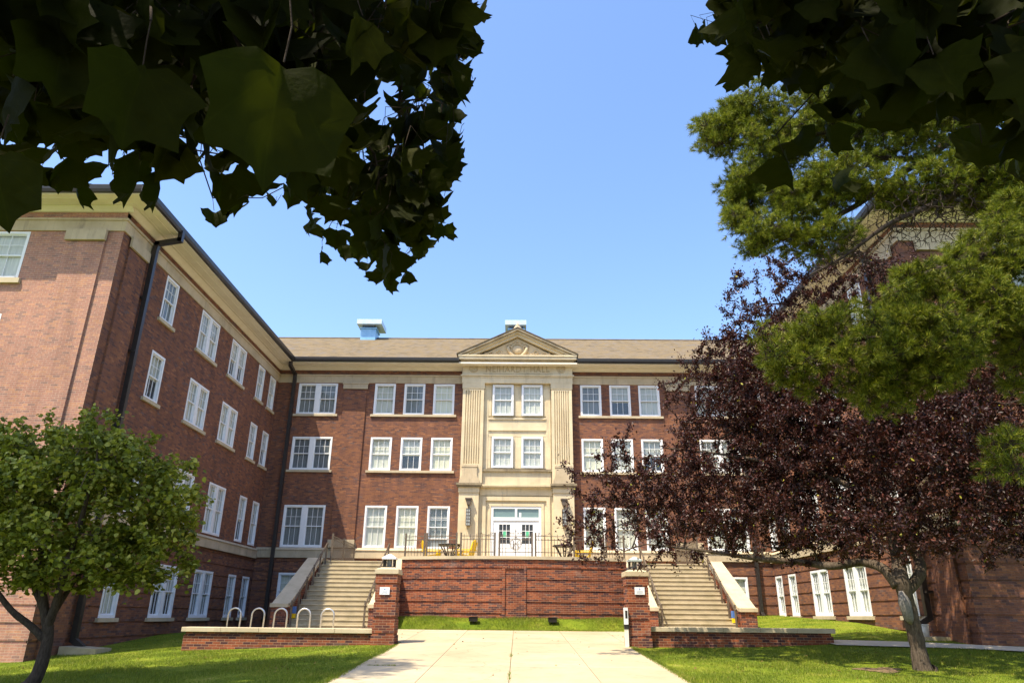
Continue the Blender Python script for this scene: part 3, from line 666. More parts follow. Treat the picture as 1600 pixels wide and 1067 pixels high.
spout_part([(XR-OV-.08, 22.3, 12.4), (XR-OV-.08, 22.3, 12.12), (XR-.2, 22.3, 11.98), (XR-.17, 22.3, 11.7), (XR-.17, 22.5, .08), (XR-.42, 22.5, -.06)], [((XR-.12, 22.4, z), (.1, .13)) for z in (11.95, 9.9, 8.0, 5.5, 3.3, .8)], .16)
# ---- limestone entrance bay
PX = .06
bay = MB(); wth = MB()
bay.box(-2.74+.0, 2.87, YM-.15, YM+.3, 5.75, 12.2)          # back field (with window recesses set proud below)
bay.prism([(-2.74, 1.9), (-1.19, 1.9), (-1.19, 5.1), (1.30, 5.1), (1.30, 1.9), (2.87, 1.9), (2.87, 5.75), (-2.74, 5.75)], 'y', YM-.15, YM+.3)
# outer pilaster blocks: lower storey
for (a, b) in ((-2.80, -1.81), (1.90, 2.93)):
    bay.box(a, b, YM-.42, YM-.15, 1.9, 5.72); bay.box(a-.03, b+.03, YM-.46, YM-.151, 5.72, 5.98)
    wth.box(a-.10, b+.10, YM-.54, YM-.152, 5.98, 6.06); wth.box(a-.14, b+.14, YM-.60, YM-.153, 6.06, 6.17)
    # pedestals above the lower cornice
    ped = MB(); ped.prism([(a-.02, 6.17), (b+.02, 6.17), (b-.02, 6.38), (a+.02, 6.38)], 'y', YM-.52, YM-.16)
    ped.prism([(a+.04, 6.38), (b-.04, 6.38), (b-.10, 6.55), (a+.10, 6.55)], 'y', YM-.50, YM-.16)
    ped.box(a+.12, b-.12, YM-.48, YM-.16, 6.55, 6.98); ped.box(a+.09, b-.09, YM-.50, YM-.161, 6.98, 7.09); ped.build('pedestal', 'stone_trim', hall)
    wth.build('cornice_block', 'weathered', hall); wth = MB()
# lower cornice between
bay.box(-1.70, 1.79, YM-.36, YM-.15, 5.98, 6.04); bay.box(-1.70, 1.79, YM-.42, YM-.15, 6.04, 6.13)
bay.box(-1.77, 1.86, YM-.20, YM-.15, 5.62, 5.98)
# door surround
bay.box(-1.62, -1.45, YM-.24, YM-.15, 2.0, 5.56); bay.box(1.56, 1.74, YM-.24, YM-.15, 2.0, 5.56); bay.box(-1.45, 1.56, YM-.24, YM-.15, 5.36, 5.56)
bay.box(-1.32, -1.20, YM-.19, YM-.151, 2.0, 5.22); bay.box(1.31, 1.43, YM-.19, YM-.151, 2.0, 5.22); bay.box(-1.20, 1.31, YM-.19, YM-.151, 5.10, 5.22)
# apron with ledge, second storey
bay.box(-1.66, 1.80, YM-.24, YM-.15, 6.13, 6.80); MB().box(-1.72, 1.86, YM-.34, YM-.151, 6.80, 6.92).build('apron_ledge', 'weathered', hall)
# frames and spandrel between storeys
for (a, b) in ((-1.66, -1.42), (1.56, 1.80)): bay.box(a, b, YM-.22, YM-.15, 6.92, 11.42)
bay.box(-1.42, 1.56, YM-.19, YM-.151, 8.62, 8.92); bay.box(-1.42, 1.56, YM-.25, YM-.152, 8.92, 9.0); bay.box(-1.42, 1.56, YM-.21, YM-.153, 9.0, 9.50); bay.box(-1.42, 1.56, YM-.26, YM-.154, 9.50, 9.60)
for z0, z1 in ((6.98, 8.60), (9.70, 11.40)):
    bay.box(-.10, .28, YM-.20, YM-.155, z0, z1)
    bay.box(-1.42, -1.28, YM-.20, YM-.155, z0, z1); bay.box(1.43, 1.56, YM-.20, YM-.155, z0, z1)
# entablature
bay.box(-2.84, 2.97, YM-.44, YM-.15, 11.42, 11.72); bay.box(-2.87, 3.0, YM-.47, YM-.151, 11.72, 11.80); bay.box(-2.92, 3.05, YM-.53, YM-.152, 11.80, 11.86)
bay.box(-2.84, 2.97, YM-.44, YM-.153, 11.86, 12.48)
bay.box(-1.74, 1.91, YM-.47, YM-.44, 12.42, 12.45); bay.box(-1.74, 1.91, YM-.47, YM-.44, 11.93, 11.96); bay.box(-1.74, -1.71, YM-.47, YM-.44, 11.96, 12.42); bay.box(1.88, 1.91, YM-.47, YM-.44, 11.96, 12.42)
bay.build('entrance_bay', 'stone', hall)
def uprism(m, prof, y0, y1, x0, x1): m.prism(prof, 'x', x0, x1)
cn = MB()
x0, x1 = -2.84, 2.97
for (o, za, zb, e) in ((.50, 12.48, 12.56, .06), (.58, 12.56, 12.64, .13), (.74, 12.64, 12.80, .26), (.78, 12.80, 12.88, .30)):
    cn.box(x0-e*.8, x1+e*.8, YM-o, YM+.3, za, zb)
# raking cornices
ax, az = PX, 14.40
def rake(off0, off1, yy):
    for s_ in (-1, 1):
        ex = x0-.30 if s_ < 0 else x1+.30
        e0 = (ex, 12.885); dx, dz = ax-e0[0], az-e0[1]; Ln = math.hypot(dx, dz); nx, nz = (-dz/Ln, dx/Ln) if s_ < 0 else (dz/Ln, -dx/Ln)
        # thickness measured down from the roof line
        def pt(t, o): return (e0[0]+dx*t, e0[1]+dz*t-o*Ln/abs(dx))
        t0 = 0
        cn.prism([(pt(0, 0)[0], max(12.885, pt(0, off0)[1])), (ax, az-off0*Ln/abs(dx)), (ax, az-off1*Ln/abs(dx)), (e0[0]+dx*min(1, off1*Ln/abs(dx)/dz), 12.886)], 'y', YM-yy, YM+.3) if off0 == 0 else \
        cn.prism([(e0[0]+dx*(off0*Ln/abs(dx)/dz), 12.886), (ax, az-off0*Ln/abs(dx)), (ax, az-off1*Ln/abs(dx)), (e0[0]+dx*(off1*Ln/abs(dx)/dz), 12.886)], 'y', YM-yy, YM+.3)
cn.build('pediment_cornice', 'stone', hall); cn = MB(); rake(0, .10, .80); cn.build('raking_cornice', 'weathered', hall); cn = MB(); rake(.10, .20, .66); rake(.20, .34, .54)
cn.build('raking_mould', 'stone', hall)
ty = MB(); ty.prism([(-2.1, 12.88), (2.22, 12.88), (PX, 13.98)], 'y', YM-.36, YM+.2); ty.build('tympanum', 'carve', hall)
rb = MB()
rb.prism([(x0-.32, 12.90), (ax, az+.02), (ax, az+.07), (x0-.32, 12.95)], 'y', YM-.82, YM+3.6); rb.prism([(x1+.32, 12.90), (ax, az+.02), (ax, az+.07), (x1+.32, 12.95)], 'y', YM-.82, YM+3.6)
rb.build('pediment_roof', 'shingle', hall)
# fluted pilasters
fl = MB()
for (a, b) in ((-2.78, -1.67), (1.85, 2.92)):
    zb, zt_ = 7.16, 11.02
    fl.box(a, b, YM-.40, YM-.15, 6.2, zb-.0); fl.box(a, b, YM-.40, YM-.15, zt_, 11.12)
    fl.box(a-.03, b+.03, YM-.43, YM-.151, 11.12, 11.42)
    n = 7; mar = .13; wfl = (b-a-2*mar)/n; prof = [(a, YM-.15), (a, YM-.40)]
    for k in range(n):
        c0 = a+mar+k*wfl+.022; c1 = a+mar+(k+1)*wfl-.022
        prof.append((c0, YM-.40))
        for t in np.linspace(.12, .88, 6): prof.append((c0+(c1-c0)*t, YM-.40+.075*math.sin(math.pi*t)))
        prof.append((c1, YM-.40))
    prof += [(b, YM-.40), (b, YM-.15)]
    fl.prism(prof, 'z', zb, zt_)
    fl.build('fluted_pilaster', 'stone', hall); fl = MB()
# carving
cv = MB(); yc = YM-.38
cv.ellipsoid((PX, yc, 13.30), .27, .12, .24, 24, 12)
cv.tube([(PX+.36*math.cos(t), yc-.01, 13.30+.33*math.sin(t)) for t in np.linspace(.2, math.pi-.2, 16)], .028, 6)
for s_ in (-1, 1):
    cv.tube([(PX+s_*.03, yc-.03, 12.93), (PX+s_*.22, yc-.05, 12.98), (PX+s_*.38, yc-.05, 13.10), (PX+s_*.48, yc-.04, 13.28), (PX+s_*.52, yc-.03, 13.45)], [.03, .055, .075, .085, .095], 10)
    cv.tube([(PX+s_*.52, yc-.03, 13.45), (PX+s_*.42, yc-.05, 13.50), (PX+s_*.34, yc-.04, 13.47)], [.06, .045, .02], 8)
    for (cx_, r_, q) in ((.95, .16, 1), (1.38, .11, 1), (.78, .08, -1), (1.68, .07, 1)):
        pts = [(PX+s_*(cx_+r_*(1-.13*i/2)*math.cos(i*.55)), yc-.01, 12.97+r_*1.05+r_*(1-.13*i/2)*math.sin(i*.55)*q) for i in range(14)]
        cv.tube(pts, [.042-.0015*i for i in range(14)], 6)
    for i in range(16):
        cx_ = .55+i*.088; zz = 12.93+random.uniform(.0, max(.03, (1.9-cx_)*.26)); cv.ellipsoid((PX+s_*cx_, yc, zz), random.uniform(.04, .08), .05, random.uniform(.03, .055), 8, 6)
    cv.tube([(PX+s_*.05, yc, 13.70), (PX+s_*.16, yc, 13.78), (PX+s_*.26, yc, 13.68)], .03, 6); cv.tube([(PX+s_*.30, yc, 13.62), (PX+s_*.5, yc, 13.60), (PX+s_*.62, yc, 13.48)], .03, 6)
for k in range(7):
    a = math.pi*k/6; cv.ellipsoid((PX+.10*math.cos(a), yc, 13.66+.10*math.sin(a)), .04, .05, .04, 8, 6)
cv.build('carved_relief', 'carve', hall, smooth=True)
text_mesh('NEIHARDT HALL', 1, .03, 'inscription', 'carve', hall, (.085, YM-.45, 12.19), 1.15, .004, 3.36, .31)
for xc in (-2.24, 2.37):
    rd = MB(); rd.tube([(xc+.215*math.cos(t), YM-.45, 12.22+.215*math.sin(t)) for t in np.linspace(0, 2*math.pi, 29)], .022, 6, False)
    rd.tube([(xc+.155*math.cos(t), YM-.45, 12.22+.155*math.sin(t)) for t in np.linspace(0, 2*math.pi, 25)], .012, 6, False)
    for t in (0, 2.1, 4.2): rd.tube([(xc+.07*math.cos(t)+.06*math.cos(q), YM-.45, 12.22+.07*math.sin(t)+.06*math.sin(q)) for q in np.linspace(0, 5, 12)], .012, 5)
    rd.build('roundel', 'carve', hall, smooth=True)
# finial
fn = MB(); yf_ = YM-.2
for (r0, r1, z0, z1) in ((.34, .34, 14.38, 14.48), (.30, .22, 14.48, 14.62), (.20, .16, 14.62, 14.72), (.13, .13, 14.72, 14.79), (.11, .03, 14.79, 14.96)):
    fn.tube([(PX, yf_, z0), (PX, yf_, z1)], [r0, r1], 12)
fn.build('finial', 'stone_trim', hall)
# bay windows (set in front of the field)
for (xc, z0, z1, k) in ((-.67, 6.98, 8.58, 'pale'), (.85, 6.98, 8.58, 'pale'), (-.67, 9.70, 11.37, 'pale'), (.85, 9.70, 11.37, 'pale')):
    window((xc, YM-.30, z0), 0, 1.10, z1-z0, False, k)
# sconces
for xc in (-2.29, 2.42):
    sc = MB(); yy = YM-.56
    sc.box(xc-.17, xc+.17, YM-.68, YM-.422, 5.36, 5.42).prism([(xc-.13, 5.36), (xc+.13, 5.36), (xc+.08, 5.10), (xc-.08, 5.10)], 'y', YM-.64, YM-.423)
    sc.box(xc-.03, xc+.03, yy-.03, yy+.03, 4.92, 5.10)
    for dx in (-.10, .10, 0):
        for dy in (-.10, .10): sc.box(xc+dx-.008, xc+dx+.008, yy+dy-.008, yy+dy+.008, 4.12, 4.92)
    for z in (4.10, 4.26, 4.42, 4.58, 4.74, 4.90): sc.box(xc-.108, xc+.108, yy-.108, yy+.108, z-.010, z+.010)
    sc.box(xc-.05, xc+.05, yy+.1, YM-.42, 4.45, 4.52)
    b_ = sc.build('wall_lantern', 'bronze', hall)
    MB().box(xc-.092, xc+.092, yy-.092, yy+.092, 4.11, 4.90).build('lamp_glass', 'lampglass', b_)
# doors
dr = MB(); yd = YM-.10
dr.box(-1.19, -1.07, yd-.06, yd+.12, 2.1, 5.1).box(1.18, 1.30, yd-.06, yd+.12, 2.1, 5.1).box(-1.07, 1.18, yd-.06, yd+.12, 4.98, 5.1).box(-1.07, 1.18, yd-.06, yd+.12, 4.40, 4.56).box(.0, .11, yd-.06, yd+.12, 4.56, 4.98)
fr_ = dr.build('door_frame', 'white', hall)
MB().box(-1.07, 0, yd+.0, yd+.03, 4.56, 4.98).box(.11, 1.18, yd+.0, yd+.03, 4.56, 4.98).build('transom_pane', 'transom', fr_)
text_mesh('1', .3, .004, 'number', 'sign', fr_, (.26, yd-.006, 4.69), 1, .012, .10, .21)
for (a, b) in ((-1.065, .05), (.06, 1.175)):
    d = MB(); pa, pb = (a+b)/2-.27, (a+b)/2+.27; y0, y1 = yd-.02, yd+.04
    d.box(a, pa, y0, y1, 2.12, 4.39).box(pb, b, y0, y1, 2.12, 4.39).box(pa, pb, y0, y1, 4.22, 4.39).box(pa, pb, y0, y1, 2.12, 3.30)
    for k in (1, 2):
        x = pa+(pb-pa)*k/3; d.box(x-.012, x+.012, y0+.004, y1-.004, 3.30, 4.22)
        z = 3.30+.92*k/3; d.box(pa, pb, y0+.006, y1-.006, z-.012, z+.012)
    for (q0, q1, q2, q3) in ((a+.18, b-.18, 2.3, 3.1),): d.box(q0, q1, y0-.012, y0+.001, q2, q2+.04).box(q0, q1, y0-.012, y0+.001, q3, q3+.04).box(q0, q0+.04, y0-.012, y0+.001, q2+.04, q3).box(q1-.04, q1, y0-.012, y0+.001, q2+.04, q3)
    do = d.build('door', 'white', hall)
    MB().box(pa, pb, yd+.012, yd+.02, 3.30, 4.22).build('door_pane', 'dark', do)
    MB().box((pa+pb)/2-.085, (pa+pb)/2+.085, yd-.004, yd+.006, 3.62, 3.90).build('sticker', 'green_sticker', do)
    hx = b-.09 if a < 0 else a+.09
    MB().tube([(hx, yd-.03, 2.95), (hx, yd-.09, 3.0), (hx, yd-.09, 3.25), (hx, yd-.03, 3.3)], .012, 6).build('handle', 'bronze', do)
# roof ventilators
for (xa, xb, ha, hb, lab, zz) in ((-10.08, -9.12, -10.32, -8.72, 'blue roof ventilator with wide pale cap standing left on the ridge', 17.77), (-.55, .45, -.77, .6, 'blue roof ventilator half hidden behind the pediment finial', 17.72)):
    v = thing('roof_ventilator', lab, 'ventilator', ((xa+xb)/2, 42.9, 16.6), 'roof ventilators on the main ridge')
    MB().box(xa, xb, 42.4, 43.5, 16.2, 17.22).box(xa-.06, xb+.06, 42.34, 43.56, 17.22, 17.30).build('base', 'vent', v)
    MB().box(ha, hb, 42.1, 43.8, 17.46, 17.78).build('cap', 'ventcap', v)
    m = MB()
    for x in (xa+.1, xb-.1):
        for y in (42.5, 43.4): m.box(x-.03, x+.03, y-.03, y+.03, 17.30, 17.47)
    m.box(xa+.2, xb-.2, 42.6, 43.3, 17.301, 17.45); m.build('bracket', 'black', v)

# ------------------------------------------------------------------ terrace, retaining wall, stairs
TZ = 2.10
def bow(x): return 28.95+.75*(x/4.45)**2
t = MB(); t.prism([(-4.5, bow(4.45)+.2), (-2.9, bow(2.9)+.3), (-1.4, bow(1.4)+.3), (0, bow(0)+.3), (1.4, bow(1.4)+.3), (2.9, bow(2.9)+.3), (4.5, bow(4.45)+.2), (4.5, YM-.02), (-4.5, YM-.02)], 'z', TZ-.15, TZ)
t.box(-8.05, -4.5, 31.1, YM-.02, TZ-.15, TZ).box(4.5, 8.05, 31.1, YM-.02, TZ-.15, TZ)
struct(t.build('terrace', 'concrete_old'))
rw = thing('retaining_wall', 'bowed red brick retaining wall with recessed courses below the terrace', 'wall', (0, 29, -.1))
m = MB(); N = 40; xs = np.linspace(-4.5, 4.5, N+1)
zs = [-.6]; G = [(1.70-.415*k, 1.765-.415*k) for k in range(5)]
lv = sorted({-.6, 2.08} | {q for g in G for q in g})
for i in range(N):
    a, b = xs[i], xs[i+1]; pan = -.44 < (a+b)/2 < .50
    prev = None
    for j in range(len(lv)-1):
        zc = (lv[j]+lv[j+1])/2; o = .035 if (any(g[0] < zc < g[1] for g in G)) else 0
        if pan and -.1 < zc < 1.8: o = .012
        m.quad((a, bow(a)+o, lv[j]), (b, bow(b)+o, lv[j]), (b, bow(b)+o, lv[j+1]), (a, bow(a)+o, lv[j+1]))
        if prev is not None and prev != o: m.quad((a, bow(a)+o, lv[j]), (b, bow(b)+o, lv[j]), (b, bow(b)+prev, lv[j]), (a, bow(a)+prev, lv[j]))
        prev = o
m.build('wall', 'brick_front', rw)
m = MB(); yb = bow(0)
m.box(-.43, -.33, yb-.03, yb+.06, -.04, 1.74).box(.39, .49, yb-.03, yb+.06, -.04, 1.74); m.build('panel_border', 'brick_front', rw)
MB().box(-.43, .49, yb-.03, yb+.06, 1.741, 1.84).box(-.43, .49, yb-.03, yb+.06, -.14, -.041).build('soldier_course', 'brick_vert', rw)
m = MB()
for i in range(N):
    a, b = xs[i], xs[i+1]
    pts = lambda x: [(x, bow(x)-.06, 2.08), (x, bow(x)-.06, 2.20), (x, bow(x)+.36, 2.22), (x, bow(x)+.36, 2.08)]
    A, B = pts(a), pts(b)
    for k in range(4): m.quad(A[k], B[k], B[(k+1) % 4], A[(k+1) % 4])
m.build('coping', 'coping', rw)

def stair(s, lab):
    X = lambda v: s*v
    st_ = thing('staircase', lab, 'stairs', (X(6.5), 27, -.55), 'stone staircases up to the terrace')
    n = 15; rise = (TZ+.52)/n; run = .285; xa, xb = sorted((X(5.14), X(8.02))); z0 = -.57
    m = MB(); y0 = 27.0
    for k in range(n):
        z1 = -.52+rise*(k+1)
        m.box(xa, xb, y0+run*k, y0+run*(k+1)+(.05 if k < n-1 else .3), z1-rise-.02, z1-.045)
        m.box(xa+.002, xb-.002, y0+run*k-.025, y0+run*(k+1), z1-.045, z1)
    bevel(m.build('steps', 'concrete_old', st_), .012, 2)
    for nm, (c0, c1) in (('outer', (8.02, 8.62)), ('inner', (4.52, 5.14))):
        a, b = sorted((X(c0), X(c1))); m = MB()
        prof = [(26.85, -.9), (26.85, .22), (27.0, .24), (30.9, 2.08), (31.3, 2.08), (31.3, -.9)]
        if nm == 'outer': prof = [(26.85, -.9), (26.85, .22), (27.0, .24), (30.9, 2.08), (YM-.1, 2.08), (YM-.1, -.9)]
        m.prism(prof, 'x', a+.02, b-.02)
        cw = m.build('cheek_wall', 'brick_front', st_)
        c = MB(); ye = 31.4 if nm == 'inner' else YM-.12
        c.prism([(26.78, .22), (26.78, .35), (27.02, .37), (30.9, 2.205), (ye, 2.205), (ye, 2.085), (30.92, 2.085), (27.04, .245)], 'x', a-.02, b+.02)
        bevel(c.build('coping', 'coping', cw), .008, 2)
    return st_
stair(-1, 'broad flight of pale steps left of the brick retaining wall, half in shadow')
stair(1, 'broad flight of pale steps right of the brick retaining wall, under purple branches')

# piers
def pier(x0, x1, lab, light, capmat):
    p = thing('brick_pier', lab, 'pier', ((x0+x1)/2, 21.7, -.76), 'brick gate piers beside the walk')
    m = MB(); y0, y1 = 21.4, 22.06
    z = -.95; lev = []
    b_ = [(-.95, -.53, .03), (-.53, -.47, -.0), (-.47, -.10, .012), (-.10, -.04, -.015), (-.04, .33, .012), (.33, .39, -.015), (.39, .80, .0), (.80, .86, -.012), (.86, 1.10, .012)]
    for (za, zb, o) in b_: m.box(x0-o, x1+o, y0-o, y1+o, za, zb)
    m.build('shaft', 'brick_front', p)
    c = MB(); c.box(x0-.04, x1+.04, y0-.04, y1+.04, 1.10, 1.235)
    xm, ym = (x0+x1)/2, (y0+y1)/2
    n = len(c.v); q0, q1 = .35, .2
    c.v += [(xm-.33, ym-.34, 1.235), (xm+.33, ym-.34, 1.235), (xm+.33, ym+.34, 1.235), (xm-.33, ym+.34, 1.235), (xm-.2, ym-.2, 1.29), (xm+.2, ym-.2, 1.29), (xm+.2, ym+.2, 1.29), (xm-.2, ym+.2, 1.29)]
    for f in ((4, 5, 6, 7), (0, 1, 5, 4), (1, 2, 6, 5), (2, 3, 7, 6), (3, 0, 4, 7)): c.f.append(tuple(n+i for i in f))
    bevel(c.build('cap', 'coping', p), .008)
    l = MB(); h = .165
    l.box(xm-h, xm+h, ym-h, ym+h, 1.29, 1.315)
    for k in range(5):
        t_ = -h+.012+k*(2*h-.024)/4
        for s_ in (-1, 1):
            l.box(xm+t_-.010, xm+t_+.010, ym+s_*(h-.012)-.01, ym+s_*(h-.012)+.01, 1.315, 1.52)
            if 0 < k < 4: l.box(xm+s_*(h-.012)-.01, xm+s_*(h-.012)+.01, ym+t_-.010, ym+t_+.010, 1.315, 1.52)
    lo = l.build('lantern', 'black', p)
    MB().tube([(xm, ym, 1.315), (xm, ym, 1.50)], .075, 12).build('lamp_glass', 'lampglass', lo)
    r = MB(); n = 0; hh = .20
    r.v += [(xm-hh, ym-hh, 1.52), (xm+hh, ym-hh, 1.52), (xm+hh, ym+hh, 1.52), (xm-hh, ym+hh, 1.52), (xm-hh, ym-hh, 1.56), (xm+hh, ym-hh, 1.56), (xm+hh, ym+hh, 1.56), (xm-hh, ym+hh, 1.56), (xm-.04, ym-.04, 1.665), (xm+.04, ym-.04, 1.665), (xm+.04, ym+.04, 1.665), (xm-.04, ym+.04, 1.665)]
    r.f += [(0, 3, 2, 1), (0, 1, 5, 4), (1, 2, 6, 5), (2, 3, 7, 6), (3, 0, 4, 7), (4, 5, 9, 8), (5, 6, 10, 9), (6, 7, 11, 10), (7, 4, 8, 11), (8, 9, 10, 11)]
    r.build('lantern_roof', capmat, lo)
    px0 = xm-.165 if x0 < 0 else xm-.085; px1 = px0+.28; zc = .64 if x0 < 0 else .71
    s_ = MB().box(px0, px1, y0-.032, y0-.012, zc-.10, zc+.10).build('plaque', 'sign', p)
    e = MB(); xc = (px0+px1)/2
    e.prism([(xc-.016, zc+.062), (xc+.004, zc+.07), (xc+.02, zc+.05), (xc+.008, zc+.02), (xc-.008, zc+.02), (xc-.012, zc+.045)], 'y', y0-.035, y0-.0325); e.build('emblem', 'blue', s_)
    g = MB()
    for k, wv in enumerate((.16, .19, .15, .19)): g.box(xc-wv/2, xc+wv/2, y0-.0345, y0-.0325, zc-.008-.02*k, zc-.001-.02*k)
    g.build('fine_print', 'grey_ink', s_)
M['lroof'] = noisy('grey_green_roof', (.30, .35, .34), (.38, .43, .42), 6, .5)
pier(-3.90, -3.30, 'left brick pier with white topped square lantern and small white plaque', True, 'white')
pier(3.27, 3.88, 'right brick pier with grey topped square lantern and small white plaque', False, 'lroof')
# low bench walls
def bench(x0, x1, zt, lab, end):
    b_ = thing('low_brick_wall', lab, 'wall', ((x0+x1)/2, 21.9, -.8), 'low brick walls beside the piers')
    m = MB(); m.box(x0+.02, x1-.02, 21.62, 22.12, -1.4, zt-.20).box(x0+.06, x1-.06, 21.66, 22.08, zt-.20, zt-.125); m.build('wall', 'brick_front', b_)
    c = MB(); n = 5
    for k in range(n):
        a = x0+(x1-x0)*k/n; d = x0+(x1-x0)*(k+1)/n; c.box(a-(.04 if k == 0 and end < 0 else 0)+.002, d+(.04 if k == n-1 and end > 0 else 0)-.002, 21.55, 22.18, zt-.125, zt)
    bevel(c.build('coping', 'coping', b_), .012)
bench(-9.30, -3.91, -.37, 'sunlit low brick wall with stone coping in front of the bicycle hoops', -1)
bench(3.90, 9.05, -.24, 'shaded low brick wall with stone coping in front of the right steps', 1)

# ------------------------------------------------------------------ railings
def handrail(x, lab, zoff=.86):
    h = thing('handrail', lab, 'handrail', (x, 27, -.5), 'handrails of the two staircases')
    m = MB(); slope = (TZ+.52)/(15*.285)
    zz = lambda y: -.50+(y-27)*slope
    pts = [(x, 26.85, zz(26.9)+zoff-.02), (x, 27.0, zz(27)+zoff), (x, 31.0, zz(31)+zoff), (x, 31.25, zz(31)+zoff)]
    m.tube(pts, .024, 8); m.tube([(x, p[1], p[2]-.10) for p in pts[1:3]], .012, 6); m.build('rail', 'bronze', h)
    for k in range(6):
        y = 26.95+k*.8; b_ = max(zz(y)-.06, -.56)
        MB().box(x-.03, x+.03, y-.03, y+.03, b_, zz(y)+zoff+.03 if k else .46).build('post', 'bronze', h)
handrail(-7.9, 'dark bronze stair handrail along the left flight, outer side'); handrail(-5.28, 'dark bronze stair handrail of the left flight beside the pier')
handrail(5.28, 'dark bronze stair handrail of the right flight beside the pier'); handrail(7.88, 'dark bronze stair handrail along the right flight, outer side')
def panel(xa, xb, lab, ring=False, scroll=0):
    ya, yb_ = bow(xa)+.22, bow(xb)+.22; zb = 2.2
    p = thing('fence_panel', lab, 'railing', ((xa+xb)/2, (ya+yb_)/2, zb), 'railing panels along the terrace edge')
    Y = lambda x: ya+(yb_-ya)*(x-xa)/(xb-xa)
    for x, nm in ((xa, 0), (xb, 1)): MB().box(x-.035, x+.035, Y(x)-.035, Y(x)+.035, zb-.02, zb+.92).build('post', 'bronze', p)
    m = MB()
    for z in (.17, .65, .79): m.tube([(xa, Y(xa), zb+z), (xb, Y(xb), zb+z)], .014, 6)
    m.build('rail', 'bronze', p)
    n = max(2, round((xb-xa)/.125)); m = MB()
    for k in range(1, n):
        x = xa+(xb-xa)*k/n
        if ring and abs(x-(xa+xb)/2) < .27: continue
        top = .86 if k % 2 else .70
        m.tube([(x, Y(x), zb+.03), (x, Y(x), zb+top)], .010, 5)
    m.build('picket', 'bronze', p)
    if ring:
        c = (xa+xb)/2; m = MB(); y = Y(c); zc = zb+.48
        for r_ in (.235, .20): m.tube([(c+r_*math.cos(t), y-.02, zc+r_*math.sin(t)) for t in np.linspace(0, 2*math.pi, 33)], .009, 5, False)
        m.tube([(c, y-.02, zb+.03), (c, y-.02, zb+1.05)], .013, 6); m.tube([(c-.27, y-.02, zc), (c+.27, y-.02, zc)], .010, 5)
        m.tube([(c-.15, y-.02, zc-.15), (c+.15, y-.02, zc+.15)], .008, 5); m.tube([(c+.15, y-.02, zc-.15), (c-.15, y-.02, zc+.15)], .008, 5)
        m.ellipsoid((c, y-.02, zb+.73), .06, .02, .025, 10, 6); m.ellipsoid((c, y-.02, zb+.97), .025, .02, .04, 8, 6)
        for s_ in (-1, 1):
            for (o, r_) in ((.09, .045), (.20, .04)):
                m.tube([(c+s_*(o+r_*(1-i/20)*math.cos(i*.6)), y-.02, zb+.88+r_*(1-i/20)*math.sin(i*.6)) for i in range(14)], .008, 5)
        # letter sized scroll figures standing inside the ring
        m.tube([(c-.09, y-.02, zc-.2), (c-.09, y-.02, zc+.13)], .014, 5); m.tube([(c+.09, y-.02, zc-.2), (c+.09, y-.02, zc+.13)], .014, 5); m.build('ring_emblem', 'bronze', p)
    if scroll:
        m = MB(); c = xb-.14 if scroll > 0 else xa+.14; y = Y(c)
        for (o, r_) in ((0, .055), (-scroll*.42, .045)):
            m.tube([(c+o+r_*(1-i/22)*math.cos(i*.6), y-.02, zb+.87+r_*(1-i/22)*math.sin(i*.6)) for i in range(15)], .009, 5)
        m.tube([(c-scroll*.05, y-.02, zb+.83), (c-scroll*.2, y-.02, zb+.81), (c-scroll*.38, y-.02, zb+.86)], .009, 5); m.build('scroll', 'bronze', p)
panel(-4.42, -3.62, 'short bronze railing panel at the left end of the terrace edge')
panel(-3.52, -2.30, 'bronze railing panel in front of the left picnic table')
panel(-2.12, -.76, 'bronze railing panel with scrolls just left of the ring panel', scroll=1)
panel(-.58, .72, 'central bronze railing panel with round ring emblem before the doors', True)
panel(.86, 2.24, 'bronze railing panel with scrolls just right of the ring panel', scroll=-1)
panel(2.40, 3.62, 'bronze railing panel in front of the right picnic table')
panel(3.72, 4.46, 'short bronze railing panel at the right end of the terrace edge')
def side_fence(x, lab):
    p = thing('landing_fence', lab, 'railing', (x, 33, TZ), 'picket fences at the stair landings')
    for y in (31.1, 33.2, 35.4): MB().box(x-.035, x+.035, y-.035, y+.035, TZ-.05, TZ+1.12).build('post', 'bronze', p)
    m = MB()
    for z in (.12, .9, 1.02): m.tube([(x, 31.1, TZ+z), (x, 35.4, TZ+z)], .016, 6)
    m.build('rail', 'bronze', p); m = MB()
    for k in range(1, 36):
        y = 31.1+k*4.3/36
        if abs(y-33.2) > .05: m.tube([(x, y, TZ+.04), (x, y, TZ+1.02)], .010, 5)
    m.build('picket', 'bronze', p)
side_fence(-7.72, 'bronze picket fence at the head of the left steps'); side_fence(7.72, 'bronze picket fence at the head of the right steps')
for (x, lab) in ((-7.97, 'small blue and yellow box on the left cheek wall behind the rail post'), (7.97, 'small blue and yellow box on the right cheek wall behind the rail post')):
    o = thing('wall_box', lab, 'box', (x, 27.5, .15)); s_ = 1 if x < 0 else -1
    MB().box(min(x-s_*.045, x+s_*.09), max(x-s_*.045, x+s_*.09), 27.3, 27.52, .02, .26).build('housing', 'blue', o); MB().box(min(x-s_*.045, x+s_*.085), max(x-s_*.045, x+s_*.085), 27.31, 27.51, -.14, .02).build('lower_panel', 'yellow', o)
